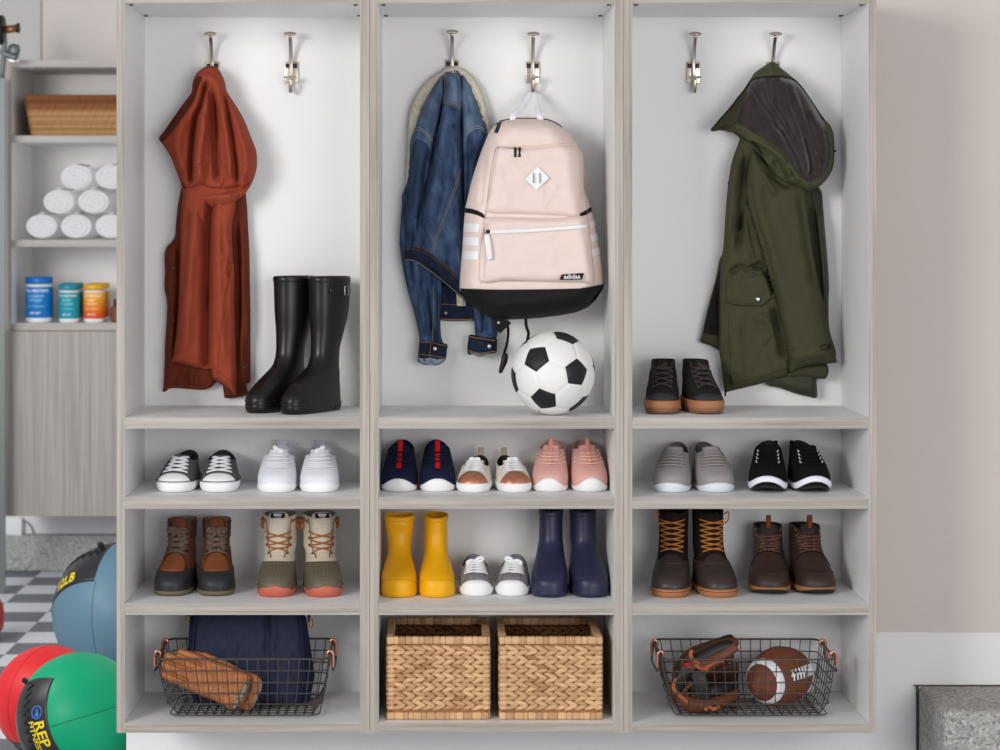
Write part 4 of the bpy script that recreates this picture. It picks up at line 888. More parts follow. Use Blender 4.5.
c, cu = sleeve(1, [(470,290),(482,290),(495,300),(497,320),(496.5,338),(486,340),(476,337),(474,320),(472,305)], [('g', [(483,300),(485,320),(483,336)], 2.2, -.010), ('g', [(478,300),(479,335)], 2.0, .006), ('g', [(492,310),(491,336)], 2.2, .006)],
    [(470,334.5),(480,336.5),(490,338.5),(496.8,338.5),(497,345),(496.3,352.5),(488,354),(480,356.5),(473,354.5),(468,354.5),(467.3,348),(468.3,340)], [('g', [(490,340),(488,352)], 1.2, .004)], None, (489.4,346.3))
q = MB(); c.cord(q, [(469.5,336.3),(480,338.5),(496,340.6)], .0011, .0006); c.cord(q, [(468,350.5),(480,353),(496,351)], .0011, .0006); q.build('stitching', th2, cu, O)
c.patch(q := MB(), [(468.3,351.8),(474,353),(481,354.2),(489,352.8),(488,353.8),(480,356),(473,354)], .0016); q.build('turned_lining', MATS['pale_denim'], cu, O)
# left shoulder / upper sleeve, back yoke panels, centre back
sh = Relief([(440,77.8),(443.6,75.6),(443.8,95),(442.4,103),(438,125),(434,142),(428,180),(421,215),(414,250),(408,262),(404,240),(404,215),(408,190),(409.6,160),(410,142),(414.5,129),(420,112),(428,95),(436,83)], .315, .034, 9, [('g', [(424,140),(418,180),(412,225)], 4, .008), ('g', [(430,140),(425,190),(415,245)], 2.0, -.010), ('g', [(436,90),(424,118)], 3, .006)], noise=(.005, 7, 16))
sh.mesh(q := MB()); so = q.build('shoulder_panel', dn_y, t, O, solid=.003)
q = MB()
for d_ in (0, 2.2): sh.cord(q, [(413.5-.5*d_*.2,129+d_),(419,127.6+d_),(425,131+d_),(429.5,136+d_),(433,140.5+d_)], .0009, .0006)
q.build('stitching', th3, so, O)
lower = Relief([(411,140),(418,132.6),(426,136),(432.5,143),(428,180),(421,215),(414,250),(408,262),(404,240),(404,215),(408,190),(409.6,160)], .3135, .034, 9, [('g', [(424,140),(418,180),(412,225)], 4, .008), ('g', [(430,140),(425,190),(415,245)], 2.0, -.010), ('g', [(414,150),(411,190),(408,230)], 2, .006)], noise=(.005, 7, 16))
lower.mesh(q := MB()); q.build('upper_sleeve', denim('denim_mid', (60, 80, 108), (40, 56, 82)), t, O, solid=.003)
rt = Relief([(461,75),(467,80),(473,92),(479,107),(484.5,122),(488,133),(484,146),(477,165),(472,185),(466,205),(463.5,200),(462,150),(461,120),(459,95)], .322, .026, 8, [('g', [(470,130),(469,170),(467,210)], 2, -.008), ('g', [(468,92),(476,118)], 3, .005)], noise=(.005, 7, 14))
rt.mesh(q := MB()); ro = q.build('shoulder_panel', dn_y, t, O, solid=.003)
q = MB()
for d_ in (0, 2.4): rt.cord(q, [(468,132.5+d_),(472,127.6+d_),(478,126+d_),(485,129.6+d_)], .0009, .0006)
q.build('stitching', th3, ro, O)
rt.patch(q := MB(), [(468,135),(472,130.5),(478,128.8),(485.5,132.5),(482,146),(476,164),(471,183),(466.5,200),(464.5,196),(464.5,150)], .0012, sharp=False); q.build('sleeve_panel', dn_b, t, O)
bk = Relief([(446,75),(450,73),(455,72.8),(460,75),(462,95),(461.5,120),(463,150),(464.5,190),(465.5,230),(466.5,262),(471,284),(474,302),(470,303),(465,300.6),(455,292.5),(441,280.5),(427,270),(415,262.5),(406,260.8),(403.6,259),(407,249),(411,233),(417,212),(423,190),(429,166),(434.5,143),(438.5,124),(441.5,105),(444,90)], .311, .040, 10,
    [('g', [(462,110),(462.5,145),(464,190),(466,235)], 3.0, -.026), ('g', [(446,110),(440,150),(430,205),(424,240)], 6, .010), ('g', [(452,120),(450,170),(440,220)], 3.4, -.006), ('g', [(446,80),(443.5,102)], 1.8, -.010), ('g', [(461,80),(461,108)], 1.8, -.010), ('c', [(420,215),(434,222),(446,240)], 4, .004), ('g', [(452,230),(460,258),(466,284)], 3, .006), ('c', [(412,250),(424,253),(436,262),(452,276)], 2.4, .004)], noise=(.007, 9, 16))
bk.mesh(q := MB()); bo = q.build('back_panel', dn_b, t, O, solid=.003)
bk.patch(q := MB(), [(446,76),(450,73.8),(455,73.6),(459.5,75.5),(461.3,92),(460.5,109.5),(455,105.5),(448,102.8),(442.8,102.5),(444.3,90)], .0016, sharp=False); yo = q.build('back_yoke', dn_y, t, O)
q = MB()
for d_ in (-2.4, 0): bk.cord(q, [(442.8,103.6+d_),(448,103.8+d_),(454.5,106.6+d_),(460,110.6+d_)], .0009, .0024)
q.build('stitching', M('rust_thread2', (128, 108, 90), .8), yo, O)
bk.patch(q := MB(), [(408,246.2),(415,246),(423,248.5),(433,254.5),(445,264),(458,275.5),(468,284.5),(472,288),(473,301),(469,302),(465,299.8),(455,291.5),(441,279.6),(427,269),(415,261.6),(406,260),(404.3,258.7)], .002, sharp=False); wo = q.build('waistband', dn_d, t, O)
q = MB(); bk.cord(q, [(408,246.6),(415,246.6),(423,249.2),(433,255.2),(445,264.6),(458,276),(470,286.5)], .0010, .0028); bk.cord(q, [(407.4,249),(415,249.2),(423,251.8),(433,257.8),(445,267),(458,278.6),(469,288)], .0009, .0028); q.build('stitching', M('rust_thread3', (112, 82, 64), .8), wo, O)
q = MB(); bk.cord(q, [(405,259.4),(415,261),(427,268.4),(441,279),(455,291),(464,298),(471,302)], .0016, .0028); q.build('hem_edge', th1, wo, O)
q = MB()
for dx in (0, 1.9): bk.cord(q, [(460.5+dx*.6,168),(455+dx,186),(447+dx,207),(438+dx,232),(431+dx,252)], .0008, .0006)
q.build('seam_stitching', th1, bo, O)
# ------------------------------------------------------------------ green parka
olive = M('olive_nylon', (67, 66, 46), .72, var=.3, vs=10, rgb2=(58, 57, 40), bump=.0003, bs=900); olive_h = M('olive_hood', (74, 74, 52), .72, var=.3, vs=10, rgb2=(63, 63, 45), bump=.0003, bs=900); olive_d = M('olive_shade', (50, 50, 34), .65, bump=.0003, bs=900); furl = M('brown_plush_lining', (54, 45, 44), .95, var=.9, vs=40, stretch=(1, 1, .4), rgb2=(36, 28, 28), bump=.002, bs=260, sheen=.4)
t = thing('green_parka', 'olive green hooded parka with dark plush lining hanging above the locker shelf', 'coat', (PX(775, 0, .3).x, .345, PX(0, 397, .33).z)); O = t.location
lin_ = Relief([(722,255),(715,282),(707.5,310),(702,335),(700.3,341.5),(710,345.5),(724,350),(735,330),(735,270)], .338, .014, 6, noise=(.004, 6, 12)); lin_.mesh(q := MB()); lo = q.build('front_facing', olive, t, O, solid=.003)
lin_.patch(q := MB(), [(722,262),(715,285),(708,312),(703.3,333.5),(712,335),(724,335.5),(730,300)], .002); q.build('plush_facing', M('plush_dark', (34, 28, 27), .95, bump=.002, bs=260), lo, O)
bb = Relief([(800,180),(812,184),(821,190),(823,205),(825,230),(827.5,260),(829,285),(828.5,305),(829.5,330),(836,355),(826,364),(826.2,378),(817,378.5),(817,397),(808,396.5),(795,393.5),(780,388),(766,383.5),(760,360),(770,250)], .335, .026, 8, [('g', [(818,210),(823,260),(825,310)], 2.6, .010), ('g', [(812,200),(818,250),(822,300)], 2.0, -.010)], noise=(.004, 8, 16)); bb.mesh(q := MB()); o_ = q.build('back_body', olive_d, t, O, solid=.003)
q = MB()
for d_ in (0, 2.4, 4.8): bb.cord(q, [(775+d_,386-d_*.8),(795,391.6-d_*.8),(816,394.8-d_)], .0006, .0004)
q.build('hem_stitching', M('olive_thread', (40, 42, 26), .8), o_, O)
ub = Relief([(786,366),(800,364),(826.2,364),(826.2,378),(812,378),(798,377.4),(788,378),(783,374)], .318, .020, 5, noise=(.003, 6, 6)); ub.mesh(q := MB()); q.build('under_cuff', olive, t, O, solid=.003)
fb = Relief([(742,135),(752,130),(772,140),(800,165),(812,190),(808,230),(800,280),(798,330),(796,360),(790,374),(786,377.2),(775,380),(756,385),(740,388.8),(727,392),(725,394.5),(724,390),(722.5,376),(720.5,360),(718.3,345),(718.5,320),(719,295),(720.5,268),(723.5,245),(725,220),(727.5,190),(731,165),(736.5,148)], .318, .040, 11,
    [('g', [(746,150),(743,185),(740,225),(738,255)], 3.2, -.016), ('g', [(736,155),(731,195),(728,240)], 4, .010), ('c', [(750,170),(745,205),(748,235),(756,265)], 4, .010), ('g', [(747,200),(741,222),(739,232)], 2.4, -.012), ('g', [(729,275),(738,268),(750,268),(762,262)], 3, -.012), ('c', [(738,270),(750,264),(764,256)], 3, .010), ('g', [(745,262),(756,272),(768,270)], 2.4, .008), ('g', [(760,262),(770,282),(774,296)], 2.2, -.012), ('g', [(773,305),(778,330),(784,360)], 3.0, -.016), ('g', [(752,320),(764,318),(774,332)], 4, .006), ('c', [(776,332),(768,338),(763,346)], 2.6, .006), ('g', [(724,260),(721,310),(723,370)], 2.4, .006), ('g', [(733,325),(738,355),(740,380)], 6, .006)], noise=(.006, 10, 14))
fb.mesh(q := MB()); fo = q.build('body', olive, t, O, solid=.003)
pf = [(727.5,277.5),(733,279),(741,279),(752,277),(764,274),(768,284),(770.5,295.5),(766,303.5),(762,306),(750,306.3),(737,305.6),(728.5,303.5),(727,298),(726.2,288)]
pk = MB(); V, F = fb.tri(Relief(pf, 0, 0, 1, step=1.4).B, 1.4); fb.patch(pk, pf, .004, sharp=False); po = pk.build('pocket_flap', olive, t, O, solid=.003)
snaps(fb, [(758,299.2)], .0062, M('pewter_snap', (176, 172, 176), .3, .9), po, O, 'snap_button', .0055)
for c_, r_, o_ in [([(728.5,303),(738,305),(750,305.5),(762,305),(769,300),(776,297)], .0012, .005), ([(727.4,300),(737,303),(750,303.6),(761,303)], .0005, .0050), ([(728,310),(729,340),(731,372)], .0006, .0004), ([(769,306),(774,330),(778,356)], .0006, .0004), ([(722.5,382),(740,381),(760,376.5),(786,369)], .0006, .0004), ([(743,148),(741,190),(739,228)], .0006, .0004)]:
    fb.cord(q := MB(), c_, r_, o_); q.build('seam', MATS['olive_thread'], fo, O)
fb.patch(q := MB(), [(729.2,374.8),(731,374),(733.4,384.8),(731.6,386.4)], .003); q.build('zip_pull', m_black, t, O, solid=.002)
q = MB(); a = fb.pt((725.4,389), .001); q.tube([a, a+Vector((0, -.001, -.008)), a+Vector((-.0005, -.001, -.019))], .0024, 7); q.build('drawcord_end', m_black, t, O)
sl = Relief([(752,148),(765,160),(785,178),(806,186),(808.5,210),(813,245),(818,275),(823,300),(829,328),(836.8,361),(836.5,362.6),(822,364.6),(808,366.6),(797,370),(789,373.5),(787.6,368),(786.5,355),(783.5,338),(779,318),(774,296),(768,275),(762,255),(755,232),(749,212),(745.5,195),(746,172)], .296, .052, 14,
    [('g', [(756,170),(760,205),(772,250),(784,300)], 6, .006), ('c', [(746,178),(753,214),(764,250),(774,292)], 2.4, .006), ('g', [(798,190),(806,240),(815,290)], 3, -.010), ('g', [(787,345),(800,344),(818,340)], 4, .002), ('g', [(768,172),(780,182),(790,188)], 2.6, -.012), ('g', [(762,170),(770,186),(778,196)], 3, .008)], noise=(.005, 12, 20))
sl.mesh(q := MB()); so = q.build('sleeve', olive, t, O, solid=.003)
q = MB()
for d_ in (0, 1.8, 3.6): sl.cord(q, [(787.5,360+d_*1.1),(800,357.5+d_*1.1),(812,355.5+d_*1.1),(823,354+d_*1.1)], .0005, .0004)
sl.cord(q, [(823,354),(824,362)], .0005, .0004); q.build('cuff_stitching', MATS['olive_thread'], so, O)
text_on(q := MB(), 'C8', 8.5, lambda x, y: sl.pt((825.8+x*1.2, 347.4-y-x*.12), .003), .1); q.build('cuff_lettering', M('cuff_mark', (38, 38, 28), .7), so, O, smooth=False)
hd = Relief([(770,62.5),(772.5,61),(776,63.5),(783,69.5),(791,76),(798,82),(806,93),(813.5,105),(819.5,114.5),(823,119.3),(827.5,122),(831,126.5),(833.5,134),(834.3,144),(834.6,155),(832.8,168),(828,177.5),(820,186),(811.5,191),(807.5,192.3),(802,190.5),(793,187),(782,182),(772,174),(764.5,163),(759,151),(754,144.5),(745,141),(737,134.5),(729,132),(720,130.6),(713,131.6),(710.8,129.4),(714,125.6),(721,117),(729,108.6),(736,99),(744,89),(750,79.5),(755,72.5),(763,66.8)], .300, .070, 12,
    [('g', [(745,139),(760,143),(778,154),(792,170),(800,184)], 3.4, .014, .1), ('c', [(757,147),(766,160),(778,168)], 3, .010), ('g', [(776,160),(782,172),(788,182)], 1.8, -.010), ('g', [(781,158),(787,166),(790,178)], 1.6, .008), ('g', [(773,158),(776,168),(781,176)], 1.6, -.008), ('g', [(786,162),(796,180)], 1.5, -.010), ('g', [(829,125),(832,145),(831,165),(824,180),(810,188)], 3, .012, .1)], noise=(.005, 8, 8))
rimp = [(752,80.5),(760,78.2),(770,77),(781,77.4),(791,79.5),(797,83),(804,91),(812,102.5),(818.5,112.5),(823.5,121),(827,131),(829.3,142),(830,155),(828,166),(823,174.5),(816,180),(808.5,182),(803,178.5),(797,170),(791,160.5),(782,150.5),(771,142.5),(760,136.5),(748,129),(737.5,122.5),(740,113),(744,101),(748,89)]
_c = np.array(rimp).mean(0); hd.mesh(q := MB(), hole=[tuple(_c + (np.array(p)-_c)*(1-2.6/np.linalg.norm(np.array(p)-_c))) for p in rimp]); ho = q.build('hood', olive_h, t, O, solid=.003)
# plush-lined opening of the hood: a recessed bowl behind a raised rim
op = Relief(rimp, 0, 0, 1, step=1.5); V, F = op.tri(op.B, 1.5); W = hd.pts(V, .0022)
fol = [([(762,80),(766,100),(784,126),(798,150),(806,172)], 2.0, .010), ([(774,80),(776,105),(790,130),(800,150)], 2.0, -.009), ([(782,80),(788,108),(800,140),(808,168)], 2.2, .010), ([(752,86),(764,104),(780,128)], 2.0, -.008), ([(790,82),(802,112),(812,140),(816,165)], 2.6, .010), ([(796,90),(808,120),(816,150)], 2.0, -.010), ([(770,104),(778,126),(786,134)], 2.4, -.008), ([(812,112),(822,140),(824,160)], 3, .006), ([(783,130),(794,152),(801,172)], 2.0, -.012), ([(806,140),(811,160),(810,174)], 2.2, -.012)]
d = seg_dist(V, op.B, np.roll(op.B, -1, 0))[0].min(1)
for i, w_ in enumerate(W):
    dep = -.016*(1-math.exp(-(d[i]/5)**2))
    for p_, wd, h_ in fol:
        qq = np.array(p_, float); D = seg_dist(V[i:i+1], qq[:-1], qq[1:])[0].min(); dep += 1.35*h_*math.exp(-(D/(wd*1.55))**2)*min(1, d[i]/5)
    W[i] = w_ + Vector((0, -dep*.9-.014*(1-math.exp(-(d[i]/4)**2)), 0))
F2 = []
for f in F:
    a, b, c = W[f[0]], W[f[1]], W[f[2]]; F2.append(f if (b-a).cross(c-a).y < 0 else f[::-1])
MB().add(W, F2).build('plush_lining', furl, ho, O)
q = MB(); hd.cord(q, [(711.5,129.5),(722,118),(736,101),(745,89.5),(752,80.5),(760,77.6),(770,76.4),(781,76.8),(791,79),(798,83.4),(806,93.5),(814,105.5),(821,116),(824.5,120.5)], .0026, .001); q.build('rim_binding', M('dark_binding', (28, 26, 20), .8), ho, O)
hd.patch(q := MB(), [(713,129.4),(722,119),(736,102),(745,91),(747,93),(743,104),(739,114),(736.6,123),(729,128)], .0026, sharp=False); q.build('rim_facing', M('olive_facing', (52, 50, 32), .75), ho, O)
q = MB(); a = hd.pt((833.5, 151), .0); q.tube([a, a+Vector((.004, 0, 0))], .0018, 7); q.ell(a+Vector((.0052, 0, 0)), (.0026, .0026, .003), None, 8, 6); q.build('drawcord_toggle', m_black, ho, O)
Relief.FOLD = 1.2
# ================================================================== pink backpack
pnk = M('blush_nylon', (232, 213, 205), .75, bump=.0003, bs=900, var=.2, vs=10, rgb2=(225, 201, 191)); pnk2 = M('peach_side', (232, 204, 190), .75, bump=.0003, bs=900); blkn = M('black_nylon', (26, 25, 26), .7, bump=.0003, bs=900); wweb = M('white_webbing', (238, 236, 240), .75); wstr = M('white_stripe', (240, 240, 242), .6)
t = thing('backpack', 'pale pink backpack with black base hanging above the soccer ball', 'backpack', (PX(532, 0, .3).x, .34, PX(0, 320, .25).z)); O = t.location
bp = Relief([(495,125),(500,121),(506,119),(514,117.8),(530,117.3),(545,118.2),(555,121.6),(563,127),(571,136),(578,146),(582,156),(583.5,170),(585,188),(590,205),(594.5,222),(599,243),(603,264),(604.8,281),(604.8,284.5),(603.4,287.4),(596,297.5),(587,308),(576,312.5),(560,315.5),(540,318),(515,319.5),(495,319.8),(482,314),(471,305),(462,296),(459.6,288),(460.5,270),(462.5,245),(464.5,215),(467.5,198),(473,176),(479,158),(485,142),(490,131)], .262, .135, 19,
    [('g', [(505,128),(535,124),(560,130)], 5, .004), ('g', [(486,150),(482,185),(480,208)], 2.6, -.006), ('g', [(473,180),(468,205)], 3, .005), ('g', [(584,165),(582,200)], 2.0, -.006), ('g', [(487,218),(484,245),(482,286)], 2.0, -.010), ('g', [(590,225),(592,270)], 2, -.004)], Yp=.22, noise=(.004, 16, 12), step=1.7)
bs = [(459.8,288.2),(464,288.6),(480,289.2),(500,289.6),(530,289.4),(560,289),(580,288.4),(592,286.6),(600,285),(604.2,284.2),(603,289),(596,299.5),(588,307.5),(576,312.5),(560,315.5),(540,318),(515,319.5),(495,319.8),(482,314),(471,305),(462,296)]
_c = np.array(bs).mean(0); bp.mesh(q := MB(), hole=[(p[0], max(p[1]+2.2, 290.5)) if p[1] < 292 else (p[0]+(4 if p[0] < 470 else -4 if p[0] > 590 else 0), p[1]+8) for p in bs]); bo = q.build('body', pnk, t, O)
bp.patch(q := MB(), bs, .005, step=1.6); base = q.build('base_panel', blkn, t, O)
q = MB(); bp.cord(q, [(481,289),(484,302),(489,318)], .0012, .0052); bp.cord(q, [(592,287),(589,300),(586,307)], .0010, .0052); q.build('piping', m_black, base, O)
# front zip pocket (upper) and lower pocket
fp = [(497,147.5),(505,146.6),(515,147.2),(530,147.8),(545,146.2),(560,144.8),(570,145),(577,148.5),(582,155),(583,166),(582.5,185),(580.5,205),(578.5,216),(560,215.6),(540,214.6),(515,213.6),(487.5,212),(489,196),(491.5,178),(494.5,160)]
fpr = Relief(fp, 0, .016, 7, step=1.7); V, F = fpr.tri(fpr.B, 1.7); dd = seg_dist(V, fpr.B, np.roll(fpr.B, -1, 0))[0].min(1)
crs = [([(520,152),(535,170),(543,200)], 4, .004), ([(496,165),(503,185),(505,205)], 3, .003), ([(545,205),(552,195),(556,185)], 2.5, .003), ([(500,150),(512,160),(518,170)], 3, .003)]
def bulged(V, dd, b, R, cr=()):
    W = bp.pts(V, .001); out = []
    for i, w_ in enumerate(W):
        e = 1-min(dd[i]/R, 1); h = b*math.sqrt(max(0, 1-e*e))
        for p_, wd, h_ in cr:
            qq = np.array(p_, float); h += h_*math.exp(-(seg_dist(V[i:i+1], qq[:-1], qq[1:])[0].min()/wd)**2)*min(1, dd[i]/4)
        out.append(w_+Vector((0, -h, 0)))
    return out
def fix(W, F): return [f if (W[f[1]]-W[f[0]]).cross(W[f[2]]-W[f[0]]).y < 0 else f[::-1] for f in F]
W = bulged(V, dd, .016, 7, crs); MB().add(W, fix(W, F)).build('front_pocket', pnk, t, O)
lp = [(484,219),(500,217),(520,217.6),(545,218.4),(565,217.6),(585,216),(588,226),(589,240),(590.5,262),(592.5,282),(580,282.6),(555,282.4),(530,281.6),(505,281.4),(481,281.8),(479.8,262),(481,246),(485,232)]
lpr = Relief(lp, 0, .022, 9, step=1.7); V, F = lpr.tri(lpr.B, 1.7); dd = seg_dist(V, lpr.B, np.roll(lpr.B, -1, 0))[0].min(1)
W = bulged(V, dd, .022, 9, [([(489,224),(520,223),(580,223)], 3, .004), ([(520,245),(540,255),(565,270)], 5, .003), ([(495,260),(500,272),(515,280)], 4, .003), ([(560,240),(550,262)], 4, .002)]); MB().add(W, fix(W, F)).build('lower_pocket', pnk, t, O)
LPY = lambda p, o: bp.pt(p, .001) + Vector((0, -.0225-o, 0))
FPY = lambda p, o: bp.pt(p, .001) + Vector((0, -.0165-o, 0))
q = MB(); W = [LPY(p, .0045) for p in cr2([(489.5,232),(510,231.4),(540,229.8),(565,228),(586,226.2)], 2, False)]; q.tube(W, 0, 8, flat=(.0052, .0022), nrm=[(0, -1, 0)]*len(W)); zp = q.build('pocket_zipper', wweb, t, O)
q = MB(); q.ell(LPY((487.8,231.5), .008), (.0058, .004, .0052), None, 12, 8); q.tube([LPY((486,233), .008), LPY((484.5,236), .008)], .0016, 6); q.build('zip_slider', m_black, zp, O)
q = MB(); W = [LPY(p, .010) for p in [(486.5,234),(487.2,240),(488.6,250),(489.6,259.5)]]; q.tube(smooth_path(W, 4), 0, 8, flat=(.0072, .0012), nrm=[(0, -1, 0)]*13); q.build('zip_ribbon', wweb, zp, O)
# front pocket zip pulls and hood-like overhang
q = MB(); W = [bp.pt(p, .006) for p in cr2([(497,147),(515,147),(530,147.6),(545,146),(560,144.6),(572,145.4),(580,152),(582.6,165),(582,190)], 2, False)]; q.tube(W, .0028, 8); q.build('zip_cover', pnk2, t, O)
q = MB(); W = [bp.pt(p, .0095) for p in cr2([(497,147.6),(505,147.9),(516,148.3)], 2, False)]; q.tube(W, .0016, 6); q.build('zip_teeth', M('mauve_teeth', (150, 128, 146), .6), t, O)
for px in (515.3, 519.6):
    W = [bp.pt((px, 147.4+2.4*i), .0165+.0012*i) for i in range(5)]; MB().tube(W, 0, 8, flat=(.0034, .0014), nrm=[(0, -1, 0)]*5).build('zip_pull', m_black, t, O)
for c_ in ([(496,148),(492,165),(488.5,190),(486,212),(484,232),(482,255),(481,284)], [(584.5,175),(585.5,195),(588,218),(591,245),(593.5,270),(594,284)]):
    bp.cord(q := MB(), c_, .0012, .0006); q.build('gusset_seam', M('rose_seam', (206, 172, 160), .8), t, O)
# diamond patch with two slots
dc = (536.7, 178.6); V = [FPY((dc[0]+a, dc[1]+b), .008) for a, b in ((-12.2, .6), (-.6, 11.6), (11.8, -.6), (.4, -11.8))]; MB().add(V, [[0, 1, 2, 3]]).build('diamond_patch', wstr, t, O, smooth=False)
for dx in (-3.4, 2.8):
    V = [FPY((dc[0]+dx+a, dc[1]-.3+b), .0125) for a, b in ((-.45, 5), (.45, 5), (.45, -5), (-.45, -5))]; MB().add(V, [[0, 1, 2, 3]]).build('lash_slot', M('slot_grey', (110, 92, 88), .8), t, O)
# black word label
V = [LPY(p, .009) for p in ((558.8, 279.6), (581.2, 279.2), (583.2, 272.8), (561.2, 274.2))]; MB().add(V, [[0, 1, 2, 3]]).build('word_label', m_black, t, O, solid=.0015)
text_on(q := MB(), 'adidas', 6.4, lambda x, y: LPY((571.1+x*1.04, 276.4-y-x*.02), .013), .07); q.build('lettering', M('logo_white', (240, 240, 240), .6), t, O, smooth=False)
# side pockets: stripes and black elastic
for i, y in enumerate((227.5, 241.2, 255)):
    bp.patch(q := MB(), [(464.2-.2*i, y-4.4), (480.0-.6*i, y-3.6), (478.6-.4*i, y+4.8), (463.2-.2*i, y+4.0)], .002); q.build('side_stripe', wstr, t, O)
    bp.patch(q := MB(), [(589.4+1*i, y-4.4-1), (594.4+2.6*i, y-7.2-1), (596+2.7*i, y-.8-1), (590.4+1*i, y+2.6-1)], .002); q.build('side_stripe', wstr, t, O)
bp.patch(q := MB(), [(465.4,208),(471,208.6),(477,210.6),(482,213),(484.6,215.6),(484.4,218.4),(478,215.4),(471,213.4),(464.9,212.6)], .0035); q.build('side_elastic', blkn, t, O, solid=.003)
bp.patch(q := MB(), [(580.2,213.6),(586,210.2),(591,206.8),(592.2,211),(587,214.4),(580.8,216.8)], .0035); q.build('side_elastic', blkn, t, O, solid=.003)
q = MB(); bp.cord(q, [(495.5,125),(499,122),(505,120),(513,118.9),(530,118.6),(545,119.2),(554,122),(562,127)], .0016, .001); q.build('main_zipper', m_black, t, O)
q = MB(); W = [bp.pt((500.5-.9*i, 121.2+2.2*i), .004+.003*min(i, 2)) for i in range(6)]; q.tube(W, 0, 8, flat=(.0052, .0028), nrm=[(-.3, -1, .2)]*6); q.build('zip_pull', m_black, t, O)
# hanging loop
hk = Vector((PX(532.5, 0, .36).x, .3165, PX(0, 92.0, .3175).z))
for d, px in ((-1, 512), (1, 541.5)):
    a = bp.pt((px, 119.5), .0); W = smooth_path([a+Vector((0, .006, -.006)), a+Vector((-d*.006, .006, .012)), hk.lerp(a, .45)+Vector((-d*.001, .002, 0)), hk+Vector((d*.004, 0, .001))], 5); q = MB(); nn = [Vector((0, -1, .1))]*len(W)
    w_ = [.0075, .0075, .0072, .0065, .006, .0055]
    q.tube(W, 0, 8, flat=(.0078, .0012), nrm=nn); q.build('haul_loop', wweb, t, O)
# straps hanging below
q = MB(); W = [(.0, (499, 318)), (.0, (509, 321)), (0, (511.5, 323)), (0, (500, 333.6)), (0, (497, 331)), (0, (492, 320))]; P = [PX(p[0], p[1], .20) for _, p in W]; P2 = [p+Vector((0, .006, 0)) for p in P]; q.add(P+P2, [list(range(6))[::-1], list(range(6, 12))]+[[i, (i+1) % 6, 6+(i+1) % 6, 6+i] for i in range(6)]); q.build('strap_anchor', blkn, t, O, smooth=False)
q = MB(); a = PX(498.5, 322.6, .1985); q.box((a.x-.0025, a.y-.001, a.z-.0025), (a.x+.0025, a.y, a.z+.0025)); q.build('bar_tack', wstr, t, O)
W = smooth_path([PX(506.5, 320, .24), PX(508.3, 332, .245), PX(506.6, 345, .255), PX(504.5, 352, .26), PX(503.6, 360, .262), PX(501, 372.5, .262)], 5); q = MB(); q.tube(W, 0, 8, flat=(.0042, .0012), nrm=[(.6, -1, 0)]*len(W)); st = q.build('shoulder_strap', blkn, t, O)
q = MB(); W = smooth_path([PX(505.3, 353, .259), PX(504.4, 360, .259), PX(502.2, 367, .259), PX(500, 373, .259)], 4); q.tube(W, [.004, .0072, .0085, .0088, .0088, .0088, .008, .0075, .007, .0066, .006, .0055, .004][:len(W)], 8); q.build('strap_end', m_black, st, O)
W = smooth_path([PX(525.5, 316, .25), PX(526.3, 326, .25), PX(528.4, 333, .252), PX(527.2, 341, .25)], 5); q = MB(); q.tube(W, 0, 8, flat=(.0044, .0012), nrm=[(.5, -1, 0)]*len(W)); q.build('shoulder_strap', blkn, t, O)
